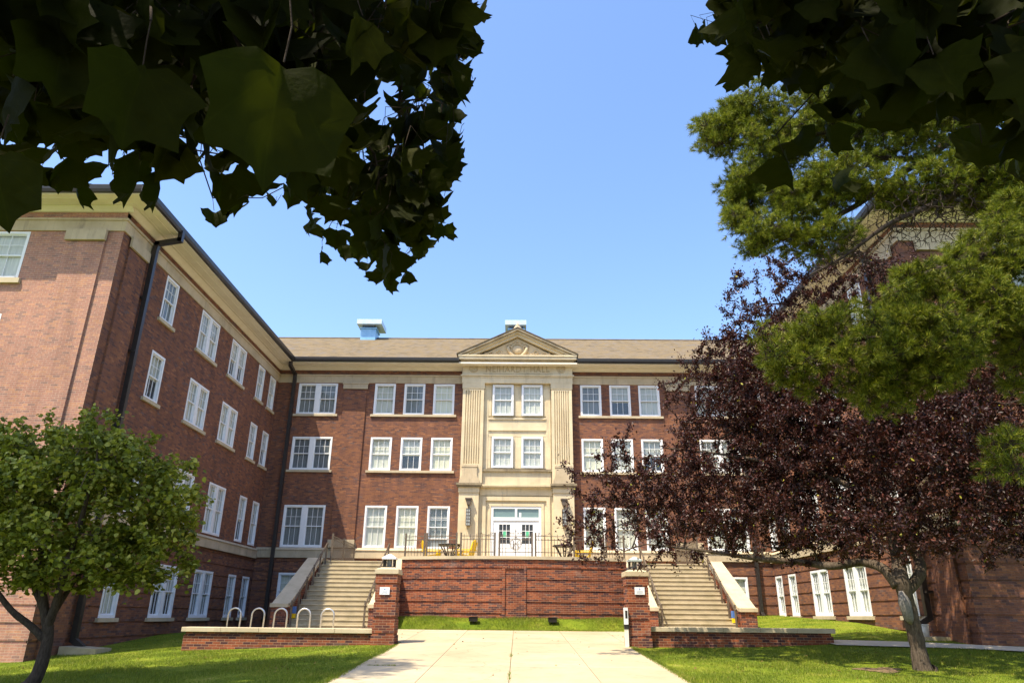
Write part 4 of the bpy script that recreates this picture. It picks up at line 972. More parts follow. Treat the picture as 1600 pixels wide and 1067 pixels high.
# ------------------------------------------------------------------ bicycle hoops
def hoop():
    h = thing('bicycle_hoop', 'x', 'bike rack', (0, 0, 0), 'steel bicycle hoops behind the low wall')
    pts = [(-.20, 0, 0)]+[(-.20*math.cos(t), 0, .60+.20*math.sin(t)) for t in np.linspace(0, math.pi, 13)]+[(.20, 0, 0)]
    MB().tube(pts, .027, 10).build('tube', 'steel', h, True, True)
    for x in (-.2, .2): MB().tube([(x, 0, 0), (x, 0, .012)], .06, 12).build('foot_plate', 'steel', h, False, True)
    return h
h0 = hoop(); hp = [(-8.80, 'first steel bicycle hoop from the left end of the low wall'), (-8.05, 'second steel bicycle hoop from the left end of the low wall'), (-7.33, 'middle steel bicycle hoop, in front of the brick end of the stair cheek wall'), (-6.59, 'fourth steel bicycle hoop from the left, before the shaded steps'), (-5.84, 'steel bicycle hoop nearest the left pier')]
for i, (x, lab) in enumerate(hp):
    loc = (x, 24.0, -.64)
    if i == 0: h0.location = loc; h0['label'] = lab
    else: dup(h0, loc, lab)
# ------------------------------------------------------------------ furniture on the terrace
def picnic(x, lab):
    t_ = thing('picnic_table', lab, 'table', (x, 32, TZ), 'black round picnic tables on the terrace')
    MB().tube([(x, 32, TZ+.74), (x, 32, TZ+.79)], .52, 24).build('tabletop', 'black', t_)
    m = MB(); m.prism([(x-.26, TZ), (x+.26, TZ), (x+.17, TZ+.2), (x-.17, TZ+.2)], 'y', 31.8, 32.2); m.build('pedestal', 'black', t_)
    for k in range(6):
        a = k*math.pi/3+.3; MB().tube([(x+.10*math.cos(a), 32+.10*math.sin(a), TZ+.2), (x+.42*math.cos(a), 32+.42*math.sin(a), TZ+.74)], .028, 6).build('strut', 'black', t_)
picnic(-2.80, 'black round table on a splayed pedestal, left part of the terrace'); picnic(2.18, 'black round table on a splayed pedestal, right part of the terrace')
def chair_proto():
    c = thing('garden_chair', 'x', 'chair', (0, 0, 0), 'yellow slatted chairs round the picnic tables')
    for k in range(5):      # back slats, chair faces +x
        y = -.24+k*.12; h = .92-.05*abs(k-2)
        m = MB(); m.prism([(-.10, .30), (-.14, .30), (-.32, h+.06), (-.28, h+.06)], 'y', y-.052, y+.052); m.build('back_slat', 'yellow', c, local=True)
    m = MB()
    for k in range(5): xx = -.1+k*.13; m.box(xx, xx+.11, -.28, .28, .30+.025*k, .325+.025*k)
    m.build('seat', 'yellow', c, local=True)
    for s_ in (-1, 1):
        MB().box(-.28, .5, s_*.33-.06, s_*.33+.06, .54, .565).build('armrest', 'yellow', c, local=True)
        MB().box(.40, .48, s_*.30-.02, s_*.30+.02, 0, .54).build('leg', 'yellow', c, local=True)
        m = MB(); m.prism([(-.42, 0), (-.32, 0), (.48, .36), (.44, .42)], 'y', s_*.26-.02, s_*.26+.02); m.build('leg', 'yellow', c, local=True)
    return c
c0 = chair_proto(); cl = [(-3.75, 32.2, 0.3, 'yellow chair left of the left picnic table'), (-1.98, 31.9, math.pi-.3, 'yellow chair right of the left picnic table, nearer the railing'), (-2.15, 32.9, math.pi+.2, 'yellow chair right of the left picnic table, further back'), (3.12, 32.0, math.pi-.2, 'yellow chair right of the right picnic table')]
for i, (x, y, a, lab) in enumerate(cl):
    if i == 0: c0.location = (x, y, TZ); c0.rotation_euler = (0, 0, a); c0['label'] = lab
    else: dup(c0, (x, y, TZ), lab, a)
# floodlights in the grass strip
for (x, lab) in ((-1.48, 'small black floodlight in the grass strip, left of the wall panel'), (1.46, 'small black floodlight in the grass strip, right of the wall panel')):
    z = float(gz(x, 28.3)); f = thing('floodlight', lab, 'floodlight', (x, 28.3, z), 'floodlights in the grass strip')
    MB().tube([(x, 28.3, z-.05), (x, 28.3, z+.10)], .02, 8).build('stake', 'black', f)
    m = MB(); m.prism([(28.18, z+.08), (28.42, z+.12), (28.40, z+.24), (28.16, z+.22)], 'x', x-.16, x+.16); b_ = m.build('housing', 'black', f)
    MB().box(x-.18, x+.18, 28.14, 28.44, z+.235, z+.25).build('visor', 'gutter', b_)
# door operator post by right pier
p = thing('access_post', 'slim white push button post against the right brick pier', 'post', (3.20, 21.35, -.76))
z = -.76; MB().box(3.15, 3.25, 21.28, 21.38, z, z+.46).build('column', 'cream', p); MB().box(3.14, 3.26, 21.27, 21.385, z+.46, z+.58).build('collar', 'black', p); h_ = MB().box(3.145, 3.255, 21.275, 21.383, z+.58, z+1.02).build('head', 'plastic_white', p)
MB().box(3.175, 3.235, 21.27, 21.2745, z+.74, z+.94).build('button', 'black', h_)
# bucket and splash blocks
bx, by_ = XR-.42, 22.45; bz = float(gz(bx, by_))
p = thing('bucket', 'white plastic bucket under the right wing downspout', 'bucket', (bx, by_, bz))
MB().tube([(bx, by_, bz+.05), (bx, by_, bz+.38)], [.13, .155], 20).build('pail', 'plastic_white', p, True); MB().tube([(bx+.162*math.cos(t), by_+.162*math.sin(t), bz+.37) for t in np.linspace(0, 2*math.pi, 25)], .012, 6, False).build('rim', 'plastic_white', p, True)
tag(MB().box(bx-.35, bx+.35, by_-.7, by_+.3, bz-.1, bz+.05).build('splash_block', 'concrete_old'), 'flat concrete block under the white bucket', 'splash block')
zs_ = float(gz(-12, 21.6)); m = MB(); m.prism([(-12.55, zs_-.1), (-12.55, zs_+.20), (-11.5, zs_+.14), (-11.5, zs_-.1)], 'y', 21.3, 22.1)
tag(m.build('splash_block', 'concrete_old'), 'sloping concrete block at the foot of the left wing downspout', 'splash block')

# ------------------------------------------------------------------ vegetation engines
def rotmats(d, roll=None, up=None):
    d = d/np.linalg.norm(d, axis=1, keepdims=True)
    a = up if up is not None else rng.normal(size=d.shape)
    x = np.cross(d, a); x /= np.linalg.norm(x, axis=1, keepdims=True)+1e-9
    z = np.cross(x, d)
    return np.stack([x, d, z], -1)      # columns x,y(dir),z(normal)
def instance(tv, tf, pos, R_, sc):
    n = len(pos); k = len(tv)
    v = np.einsum('nij,kj->nki', R_, tv)*sc[:, None, None]+pos[:, None, :]
    f = tf[None]+(np.arange(n)*k)[:, None, None]
    return v.reshape(-1, 3), f.reshape(-1, tf.shape[1])
OV_T = np.array([(0, 0, 0), (-.33, .22, .08), (-.36, .60, .10), (0, 1, -.10), (.36, .60, .10), (.33, .22, .08)]); OV_F = np.array([(0, 5, 4, 3), (0, 3, 2, 1)])
LN_T = np.array([(0, 0, 0), (-.17, .30, .06), (-.17, .65, .05), (0, 1, -.08), (.17, .65, .05), (.17, .30, .06)])
def inblobs(blobs, n):
    c = np.array([b[0] for b in blobs]); r = np.array([b[1] for b in blobs], float)
    if r.ndim == 1: r = np.stack([r]*3, 1)
    wt = np.array([b[2] if len(b) > 2 else 1 for b in blobs])*r[:, 0]*r[:, 2]*np.sqrt(r[:, 1])
    k = rng.choice(len(c), n, p=wt/wt.sum()); d = rng.normal(size=(n, 3)); d /= np.linalg.norm(d, axis=1, keepdims=True)
    return c[k]+d*r[k]*(rng.random((n, 1))**.42)
def grow(limbs, targets, step=.22, sag=.0, tip=.004, power=.46, maxr=None):
    P = []; par = []; fixed = []
    for pts, rad in limbs:
        prev = -1; pts = [np.array(p, float) for p in pts]
        if P and len(limbs) > 1:
            dd = np.linalg.norm(np.array(P)-pts[0], axis=1); prev = int(dd.argmin()) if dd.min() < .5 else -1
        for i in range(len(pts)-1):
            m = max(1, int(np.linalg.norm(pts[i+1]-pts[i])/.15))
            for k in range(m+(1 if i == len(pts)-2 else 0)):
                t_ = k/m; P.append(pts[i]*(1-t_)+pts[i+1]*t_+rng.normal(size=3)*.006); par.append(prev); fixed.append(rad[i]*(1-t_)+rad[i+1]*t_); prev = len(P)-1
    A = np.zeros((len(P)+len(targets)*40, 3)); A[:len(P)] = P; n = len(P); n0 = n
    par = par+[0]*(len(A)-n)
    dn = np.array([np.linalg.norm(A[:n]-t_, axis=1).min() for t_ in targets]); tips = []
    for ti in np.argsort(dn):
        t_ = targets[ti]; d = np.linalg.norm(A[:n]-t_, axis=1); j = int(d.argmin()); L_ = d[j]; m = max(1, min(38, int(L_/step)))
        a = A[j].copy(); prev = j; bend = rng.normal(size=3)*L_*.10
        for k in range(1, m+1):
            s_ = k/m; A[n] = a*(1-s_)+t_*s_+bend*math.sin(math.pi*s_)+np.array([0, 0, -sag*L_*math.sin(math.pi*s_)]); par[n] = prev; prev = n; n += 1
            if n >= len(A)-2: break
        tips.append(prev)
        if n >= len(A)-45: break
    par = np.array(par[:n]); A = A[:n]
    cnt = np.zeros(n); cnt[tips] = 1
    for i in range(n-1, -1, -1):
        if par[i] >= 0 and cnt[i] > 0: cnt[par[i]] += cnt[i]
    rad = tip*np.maximum(cnt, 1)**power
    if maxr: rad = np.minimum(rad, maxr)
    rad[:n0] = np.maximum(fixed, tip)
    return A, par, rad, n0, np.array(tips)
def tubes(A, par, rad, idx, ns=5):
    idx = idx[par[idx] >= 0]; p0 = A[par[idx]]; p1 = A[idx]; d = p1-p0; L_ = np.linalg.norm(d, axis=1); ok = L_ > 1e-5
    idx, p0, p1, d = idx[ok], p0[ok], p1[ok], d[ok]/L_[ok][:, None]
    up = np.tile(np.array([.31, .17, .93]), (len(d), 1)); x = np.cross(d, up); x /= np.linalg.norm(x, axis=1, keepdims=True)+1e-9; y = np.cross(d, x)
    a = np.arange(ns)*2*math.pi/ns; ring = x[:, None]*np.cos(a)[None, :, None]+y[:, None]*np.sin(a)[None, :, None]
    r0 = np.minimum(rad[par[idx]], rad[idx]*1.6); r1 = rad[idx]
    v = np.concatenate([p0[:, None]-d[:, None]*r0[:, None, None]*.3+ring*r0[:, None, None], p1[:, None]+ring*r1[:, None, None]], 1).reshape(-1, 3)
    k = np.arange(ns); q = np.stack([k, (k+1) % ns, (k+1) % ns+ns, k+ns], 1); f = (q[None]+(np.arange(len(d))*2*ns)[:, None, None]).reshape(-1, 4)
    return v, f
def limb_mesh(limbs, name, mat, parent, n=12):
    m = MB()
    for pts, rad in limbs:
        P = [Vector(p) for p in pts]; Q = []; Rr = []
        for i in range(len(P)-1):           # Catmull-Rom
            p0 = P[max(i-1, 0)]; p1 = P[i]; p2 = P[i+1]; p3 = P[min(i+2, len(P)-1)]
            for k in range(6):
                t_ = k/6; Q.append(.5*((2*p1)+(p2-p0)*t_+(2*p0-5*p1+4*p2-p3)*t_*t_+(3*p1-p0-3*p2+p3)*t_**3)); Rr.append((rad[i]*(1-t_)+rad[i+1]*t_)*random.uniform(.94, 1.07))
        Q.append(P[-1]); Rr.append(rad[-1]); m.tube(Q, Rr, n)
    return m.build(name, mat, parent, True)
def B(u, v, Y, rpx, ry=None, wt=1):          # blob centre from the photo, radius in metres at that depth
    c = at(u, v, Y); k = (c-CAMP)@CF/FPX
    r = rpx*k if not isinstance(rpx, tuple) else rpx[0]*k; rz = r if not isinstance(rpx, tuple) else rpx[1]*k
    return (c, (r, ry or r, rz), wt)
def clump(tips_pos, n_each, spread):
    n = len(tips_pos)*n_each
    return np.repeat(tips_pos, n_each, 0)+rng.normal(size=(n, 3))*spread

# ---- small green tree on the left lawn
tx, ty_ = -8.95, 14.5; tz = float(gz(tx, ty_))
T = thing('young_linden', 'low spreading green leaved tree on the left lawn', 'tree', (tx, ty_, tz))
def V(u, v, Y): return tuple(at(u, v, Y))
limbs = [([(tx-.02, ty_, tz-.1), V(60, 1050, 14.5), V(75, 990, 14.5), V(68, 940, 14.5), V(65, 860, 14.5), V(80, 780, 14.6)], [.17, .12, .10, .08, .06, .03]),
         ([V(72, 1000, 14.5), V(45, 975, 14.4), V(15, 950, 14.3), V(-20, 900, 14.2), V(-60, 830, 14.1)], [.08, .065, .055, .045, .03]),
         ([V(72, 985, 14.5), V(88, 940, 14.4), V(105, 880, 14.2), V(130, 800, 14.0), V(150, 720, 13.8)], [.09, .075, .06, .045, .02]),
         ([V(74, 975, 14.5), V(95, 940, 14.7), V(130, 890, 15.0), V(190, 840, 15.3), V(240, 800, 15.4)], [.07, .055, .045, .035, .02]),
         ([V(68, 950, 14.5), V(50, 900, 14.8), V(40, 820, 15.2), V(30, 740, 15.4)], [.07, .055, .04, .02])]
limb_mesh(limbs, 'trunk', 'bark_dark', T)
bl = [B(110, 790, 14.5, (150, 130), 1.9), B(60, 740, 14.6, (95, 90), 1.3), B(150, 710, 14.4, (65, 70), 1), B(225, 740, 14.4, (70, 60), 1.1), B(262, 790, 14.4, (55, 75), 1), B(230, 860, 14.5, (75, 50), 1.1), B(-60, 780, 14.5, (110, 120), 1.8), B(30, 860, 14.3, (90, 60), 1.5), B(150, 860, 14.2, (100, 50), 1.5), B(150, 665, 14.4, (20, 25), .4), B(280, 870, 14.5, (38, 35), .6), B(292, 800, 14.5, (25, 45), .6), B(200, 900, 14.4, (60, 25), .8), B(10, 690, 14.6, (60, 30), .9)]
tg = inblobs(bl, 820); tg = tg[tg[:, 2] > tz+.75]
A, par, rad, n0, tips = grow(limbs, tg, .2, 0, .004, .42, .05)
v_, f_ = tubes(A, par, rad, np.arange(n0, len(A))); npmesh('branches', v_, f_, 'bark', T)
pos = clump(A[tips], 36, .088); pos = np.concatenate([pos, clump(A[rng.choice(np.arange(n0, len(A)), 2600)], 1, .07)])
d = rng.normal(size=(len(pos), 3)); d[:, 2] = d[:, 2]*.5-.35; up = rng.normal(size=(len(pos), 3))*.75+np.array([-.2, -.35, 1])
v_, f_ = instance(OV_T, OV_F, pos, rotmats(d, up=up), rng.uniform(.065, .13, len(pos))); npmesh('crown', v_, f_, 'linden', T)

# ---- purple plum on the right lawn
tx, ty_ = 8.62, 16.3; tz = float(gz(tx, ty_))
T = thing('purple_plum_tree', 'spreading tree with dark purple leaves and leaning trunk on the right lawn', 'tree', (tx, ty_, tz))
limbs = [([(tx+.06, ty_, tz-.12), V(1442, 1046, 16.3), V(1432, 1000, 16.3), V(1420, 950, 16.2), V(1408, 905, 16.1), V(1402, 870, 16.62), V(1392, 830, 16.75), V(1380, 760, 17.61), V(1360, 660, 18.09), V(1340, 560, 18.56)], [.30, .19, .155, .15, .165, .13, .11, .09, .07, .035]),
         ([V(1403, 915, 16.1), V(1380, 888, 16.31), V(1345, 878, 16.89), V(1300, 884, 16.71), V(1250, 878, 17.37), V(1180, 872, 17.57), V(1100, 860, 17.94), V(1010, 850, 18.3)], [.13, .105, .09, .085, .075, .055, .035, .015]),
         ([V(1415, 925, 16.2), V(1437, 896, 16.3), V(1432, 868, 16.9), V(1398, 840, 17.16), V(1370, 790, 18.44), V(1300, 700, 19.81), V(1230, 600, 20.61), V(1190, 500, 20.8)], [.12, .125, .105, .10, .08, .06, .04, .02]),
         ([V(1400, 850, 16.63), V(1420, 790, 16.8), V(1470, 730, 16.4), V(1540, 690, 16.2), V(1620, 650, 16.0)], [.11, .09, .07, .05, .03]),
         ([V(1390, 800, 16.77), V(1330, 760, 17.5), V(1240, 730, 18.04), V(1130, 710, 18.53), V(1040, 700, 19.07)], [.09, .075, .055, .035, .015]),
         ([V(1400, 820, 16.63), V(1440, 760, 17.8), V(1500, 690, 18.6), V(1560, 600, 19.0)], [.09, .07, .05, .03])]
limb_mesh(limbs, 'trunk', 'bark', T, 14)
m = MB(); q = [V(1408, 922, 16.02), V(1413, 940, 16.06), V(1420, 965, 16.12), V(1424, 975, 16.16)]
m.tube(q, [.05, .125, .10, .03], 12); o = m.build('bark_scar', 'bare_wood', T, True)
bl = [B(1330, 720, 18.1, (190, 150), 3.0), B(1150, 740, 18.99, (140, 110), 2.0), B(1030, 780, 19.3, (90, 70), 1.3), B(935, 790, 19.1, (52, 60), .6, .8), B(900, 840, 18.4, (35, 30), .4, .7), B(950, 860, 18.4, (50, 22), .5), B(1225, 580, 19.45, (120, 110), 2.0), B(1140, 600, 19.86, (70, 90), 1.2), B(1075, 640, 19.92, (35, 65), .7, .8), B(1170, 500, 20.24, (42, 85), .8, .7), B(1265, 480, 19.76, (65, 60), .9, .7), B(1480, 730, 16.4, (150, 120), 2.4), B(1400, 600, 18.13, (150, 110), 2.2), B(1560, 610, 18.0, (140, 120), 2.5), B(1600, 770, 16.0, (110, 80), 2), B(1240, 830, 17.34, (130, 55), 1.8), B(1080, 835, 18.19, (100, 42), 1.1), B(1400, 830, 15.53, (140, 50), 1.8), B(1560, 850, 15.2, (90, 36), 1.2, .8), B(980, 720, 19.2, (50, 45), .5, .6)]
bl += [B(1330, 440, 19.2, (75, 60), 1.0, .8), B(1420, 450, 19.0, (80, 60), 1.0, .7), B(1230, 430, 19.3, (45, 45), .8, .7)]
bl += [B(1180, 620, 18.5, (90, 80), 1.4, 1.2), B(1250, 690, 18.5, (90, 80), 1.6, 1.2), B(1170, 800, 17.5, (90, 50), 1.4), B(1340, 800, 17.8, (100, 50), 1.6)]
tg = inblobs(bl, 4600)
ex = [(1150, 428, 20.39), (1152, 450, 20.37), (1160, 470, 20.31), (1175, 400, 20.31), (1180, 425, 20.27), (1140, 462, 20.36), (1135, 490, 20.39), (1100, 520, 20.44), (1108, 555, 20.29), (1060, 560, 20.23), (1064, 590, 20.2), (1045, 600, 20.24), (1030, 600, 20.1), (882, 724, 19.0), (892, 745, 19.0), (905, 770, 19.0), (875, 812, 18.3), (880, 850, 18.3), (905, 868, 18.3), (1000, 885, 18.0), (1020, 880, 18.0), (1055, 885, 17.86), (1200, 400, 20.23), (1205, 430, 20.19), (1225, 440, 20.15), (985, 665, 19.3), (975, 690, 19.3)]
tg = np.concatenate([tg, np.array([at(*e) for e in ex])]); tg = tg[tg[:, 2] > .70]
A, par, rad, n0, tips = grow(limbs, tg, .22, 0, .0035, .44, .06)
v_, f_ = tubes(A, par, rad, np.arange(n0, len(A)), 5); npmesh('branches', v_, f_, 'bark_dark', T)
# leaves run along the last stretch of each shoot
node_i = np.arange(n0, len(A)); thin = node_i[rad[node_i] < .012]
seg = rng.choice(thin, 160000); tt = rng.random((len(seg), 1)); base = A[seg]*(1-tt)+A[par[seg]]*tt
axis = A[seg]-A[par[seg]]; axis /= np.linalg.norm(axis, axis=1, keepdims=True)+1e-9
pos1 = base+rng.normal(size=base.shape)*.035; d1 = axis*.7+rng.normal(size=base.shape)*.8+np.array([0, 0, .15])
pos2 = clump(A[tips], 22, .095); d2 = rng.normal(size=pos2.shape)+np.array([0, 0, .3])
pos = np.concatenate([pos1, pos2]); d = np.concatenate([d1, d2]); up = rng.normal(size=(len(pos), 3))*.8+np.array([0, 0, 1])
v_, f_ = instance(LN_T*np.array([1.3, 1, 1]), OV_F, pos, rotmats(d, up=up), rng.uniform(.05, .105, len(pos))); npmesh('crown', v_, f_, 'plum', T)

# ---- pine on the far right
tx, ty_ = 10.3, 8.4; tz = float(gz(tx, ty_))
T = thing('pine_tree', 'tall pine with bright green needle tufts reaching in from the right edge', 'tree', (tx, ty_, tz))
trunk = [([(tx, ty_, tz-.2), (tx, ty_+.05, 2), (tx-.1, ty_+.1, 5), (tx-.1, ty_+.2, 9), (tx, ty_+.2, 13)], [.36, .30, .25, .16, .04])]
lower = [([(tx-.1, ty_, 2.2), V(1700, 560, 7.4), V(1560, 520, 6.2), V(1430, 520, 5.9), V(1330, 530, 5.9), V(1240, 545, 5.95), V(1195, 550, 6.0)], [.12, .08, .06, .045, .03, .02, .010]),
         ([(tx-.1, ty_, 3.0), V(1720, 440, 7.2), V(1570, 400, 6.4), V(1470, 420, 6.1), V(1400, 450, 6.0)], [.12, .08, .05, .03, .012]),
         ([(tx-.1, ty_, 1.4), V(1720, 700, 6.6), V(1620, 700, 5.9), V(1560, 700, 5.6)], [.08, .05, .03, .012]),
         ([(tx-.1, ty_+.1, 4.2), V(1690, 250, 9.0), V(1580, 260, 8.9), V(1480, 310, 9.0), V(1390, 350, 9.0), V(1320, 400, 9.1), V(1265, 430, 9.2)], [.14, .09, .07, .05, .035, .02, .010]),
         ([(tx-.1, ty_+.1, 5.4), V(1700, 150, 9.4), V(1560, 180, 9.2), V(1440, 250, 9.3), V(1340, 320, 9.4), V(1260, 360, 9.5), V(1180, 390, 9.6)], [.14, .09, .07, .055, .04, .025, .010]),
         ([(tx-.1, ty_+.1, 6.6), V(1680, 60, 9.4), V(1500, 120, 9.3), V(1360, 180, 9.4), V(1240, 220, 9.6), V(1140, 225, 9.8), V(1100, 215, 9.9)], [.14, .09, .07, .05, .035, .02, .008]),
         ([V(1440, 250, 9.3), V(1330, 250, 9.5), V(1230, 290, 9.7), V(1150, 310, 9.8)], [.05, .035, .02, .008])]
limb_mesh(trunk+lower, 'trunk', 'bark_dark', T, 10)
lo_b = [B(1250, 565, 5.95, (62, 40), .30), B(1195, 545, 6.0, (26, 24), .2), B(1300, 520, 5.9, (60, 45), .35), B(1240, 505, 6.0, (30, 20), .2, .6), B(1370, 560, 5.85, (85, 62), .4), B(1385, 625, 5.85, (42, 32), .25), B(1290, 620, 5.95, (30, 24), .2), B(1450, 540, 5.85, (80, 60), .4), B(1480, 450, 6.1, (80, 55), .4), B(1400, 480, 6.0, (50, 40), .3), B(1560, 400, 6.3, (70, 50), .4), B(1560, 500, 6.1, (70, 60), .4), B(1470, 590, 5.8, (45, 25), .25), B(1585, 340, 6.4, (40, 40), .3), B(1575, 705, 5.6, (26, 48), .22, 1.2), B(1640, 560, 6.2, (60, 90), .5, .6), B(1600, 450, 6.2, (40, 60), .4)]
up_b = [B(1125, 205, 9.8, (38, 42), .5), B(1175, 175, 9.7, (45, 32), .5), B(1215, 225, 9.6, (60, 45), .6), B(1170, 300, 9.8, (42, 45), .5), B(1155, 345, 9.7, (25, 25), .4, .7), B(1205, 375, 9.5, (50, 30), .5), B(1240, 320, 9.5, (50, 40), .5), B(1300, 180, 9.5, (80, 60), .8), B(1265, 105, 9.8, (40, 35), .5, .6), B(1310, 290, 9.3, (70, 50), .6), B(1400, 210, 9.3, (90, 60), .8, .8), B(1500, 160, 9.3, (90, 60), .8, .8), B(1400, 300, 9.2, (80, 35), .5, .35), B(1520, 270, 9.0, (80, 50), .6, .5), B(1600, 300, 9.0, (70, 80), .7, 1), B(1490, 290, 9.1, (70, 40), .5, .7), B(1290, 375, 9.3, (45, 25), .4, .8), B(1420, 300, 9.2, (60, 30), .5, .5), B(1380, 100, 9.6, (90, 60), .9, .8), B(1540, 80, 9.5, (100, 60), .9, .8)]
def pine_part(blobs, nc, limbs_, nm, sub, ntuft, per, nl, wdt, bare=0):
    cen_ = inblobs(blobs, nc); extra = inblobs([B(1440, 340, 9.1, (110, 60), .6), B(1330, 400, 9.2, (70, 40), .4), B(1500, 300, 9.1, (90, 50), .6)], bare) if bare else np.zeros((0, 3))
    A, par, rad, n0, tips = grow(limbs_, np.concatenate([cen_, extra]), .22, -.05, .0022, .40, .030)
    k = nc*ntuft; dirs = rng.normal(size=(k, 3))+np.array([-.15, -.2, .35]); dirs /= np.linalg.norm(dirs, axis=1, keepdims=True)
    c_ = np.repeat(cen_, ntuft, 0); tp = c_+dirs*(sub*rng.uniform(.55, 1.1, (k, 1)))*np.array([1.15, 1.15, .8])
    tw = []; v_, f_ = tubes(A, par, rad, np.arange(n0, len(A)), 5)
    A2 = np.concatenate([c_, tp]); par2 = np.concatenate([np.full(k, -1), np.arange(k)]); v2, f2 = tubes(A2, par2, np.full(2*k, .0028), np.arange(k, 2*k), 4)
    f2b = f2+len(v_)
    npmesh('branches', np.concatenate([v_, v2]), np.concatenate([f_, f2b]), 'bark_dark', T)
    b_ = np.repeat(tp, per, 0); ax2 = np.repeat(dirs+rng.normal(size=dirs.shape)*.25, per, 0); ax2 /= np.linalg.norm(ax2, axis=1, keepdims=True); t_ = rng.random((len(b_), 1))
    org = b_+ax2*nl*(t_-.75)*.9; nd = rng.normal(size=b_.shape); nd -= (nd*ax2).sum(1, keepdims=True)*ax2; nd /= np.linalg.norm(nd, axis=1, keepdims=True)+1e-9
    dd = ax2*(.30+.9*t_)+nd*.8
    tv = np.array([(-.5, 0, 0), (.5, 0, 0), (0, 1, 0)]); Rm = rotmats(dd); n = len(org)
    v = (Rm[:, :, 0][:, None]*tv[None, :, 0:1]*wdt+Rm[:, :, 1][:, None]*tv[None, :, 1:2]*(nl*rng.uniform(.75, 1.15, n))[:, None, None])+org[:, None]
    npmesh(nm, v.reshape(-1, 3), np.arange(n*3).reshape(-1, 3), 'pine', T)
pine_part(lo_b, 400, lower[:3], 'crown', .13, 13, 42, .062, .0055)
pine_part(up_b, 1200, lower[3:], 'crown', .19, 15, 38, .085, .0085, 2200)
crown_top = [((tx-.5, ty_+.3, 9), (3, 3, 2), 1), ((tx+1.5, ty_+.5, 6), (2.5, 3, 3), 1), ((tx, ty_, 12), (1.6, 1.6, 1.6), 1)]
pine_part(crown_top, 420, trunk, 'crown', .3, 6, 20, .16, .02)

# ---- broad leaved tree overhanging the viewpoint
tx, ty_ = -1.6, -3.6; tz = float(gz(tx, ty_))
T = thing('overhanging_maple', 'broad leaved tree whose dark boughs hang into the top corners of the view', 'tree', (tx, ty_, tz))
trunk = [([(tx, ty_, tz-.2), (tx+.05, ty_, 0.5), (tx+.1, ty_+.1, 2.6), (tx+.3, ty_+.3, 5), (tx+.4, ty_+.4, 8)], [.34, .27, .23, .17, .06]),
         ([(tx+.1, ty_+.1, 2.2), (-1.7, -1.6, 3.3), (-1.9, .1, 3.4), (-1.7, 1.3, 3.05), (-1.25, 2.3, 2.45)], [.14, .10, .07, .045, .02]),
         ([(tx+.1, ty_+.1, 2.5), (-.2, -1.8, 3.6), (1.4, -.3, 4.6), (2.4, .9, 4.6), (3.0, 1.9, 3.9)], [.15, .11, .08, .05, .02]),
         ([(-1.7, -1.6, 3.3), (-1.5, -.4, 2.6), (-1.0, .2, 1.9), (-.6, .5, 1.2)], [.05, .03, .018, .008])]
limb_mesh(trunk, 'trunk', 'bark_dark', T, 10)
# lobed leaf template
ang = [0, 12, 22, 34, 46, 58, 72, 86, 100, 114, 130, 150, 172]; rr = [1.0, .79, .72, .77, .98, .85, .77, .80, .94, .82, .74, .68, .48]
half = [(math.sin(R(a))*r_*.62, .34+math.cos(R(a))*r_*.66) for a, r_ in zip(ang, rr)]
outl = [(0, 1.0)]+half[1:]+[(0, 0)]+[(-x, y) for x, y in reversed(half[1:])]
outl = np.array(outl); no = len(outl); cen = np.array((0, .36))
ang2 = [0, 10, 20, 32, 44, 50, 62, 76, 90, 100, 118, 140, 168]; rr2 = [1.0, .84, .78, .82, .99, .86, .80, .84, .95, .80, .70, .64, .44]
half2 = [(math.sin(R(a))*r_*.58, .34+math.cos(R(a))*r_*.66) for a, r_ in zip(ang2, rr2)]
outl2 = np.array([(0, 1.06)]+half2[1:]+[(0, 0)]+[(-x, y) for x, y in reversed(half2[1:])]); outl1 = outl
def leaf_template(curl, fold, seed, outl=outl):
    g = np.random.default_rng(seed); pts = [cen]; pts += list(cen+(outl-cen)*.38); pts += list(cen+(outl-cen)*.72); pts += list(outl*(1+g.normal(size=(no, 1))*.035)); P = np.array(pts)
    z = -fold*np.abs(P[:, 0])*1.0-curl*(P[:, 1]-.35)**2*np.sign(P[:, 1]-.35)-.55*fold*P[:, 0]**2+.035*np.sin(P[:, 0]*11+seed)*np.cos(P[:, 1]*9+seed)
    z[2*no+1:] += g.normal(size=no)*.035
    Vv = np.column_stack([P, z]); Fc = []
    for k in range(no):
        a, b = 1+k, 1+(k+1) % no; Fc.append((0, a, b, b))
        Fc.append((a, a+no, b+no, b)); Fc.append((a+no, a+2*no, b+2*no, b+no))
    tri = []
    for f in Fc:
        tri.append((f[0], f[1], f[2]))
        if f[2] != f[3]: tri.append((f[0], f[2], f[3]))
    return Vv, np.array(tri)
LT = [leaf_template(c, fo, i) for i, (c, fo) in enumerate([(.35, .30), (.7, .60), (.3, .95), (.9, .45), (.5, 1.1), (.15, .40)])]
LS = [leaf_template(c, fo, i+9, outl2) for i, (c, fo) in enumerate([(.5, .6), (.9, .9), (.4, 1.3), (1.2, .6), (.7, 1.5), (.3, .5), (1.4, 1.0)])]
tipsL = []      # (pos, size, facing jitter)
def lf(u, v, w_px, size):           # centre of the leaf, its width in the photo and its real length
    dist = FPX*size*1.08/w_px; tipsL.append((atd(u, v, dist), size))
for q in [(425, 190, 205, .16), (205, 165, 140, .15), (530, 220, 85, .14), (2, 300, 105, .13), (330, 70, 105, .14), (90, 110, 110, .14), (300, 150, 80, .13), (125, 205, 75, .13), (150, 60, 95, .13), (240, 90, 85, .13), (40, 190, 70, .13), (255, 215, 70, .12), (30, 40, 90, .13), (480, 90, 75, .13)]: lf(*q)
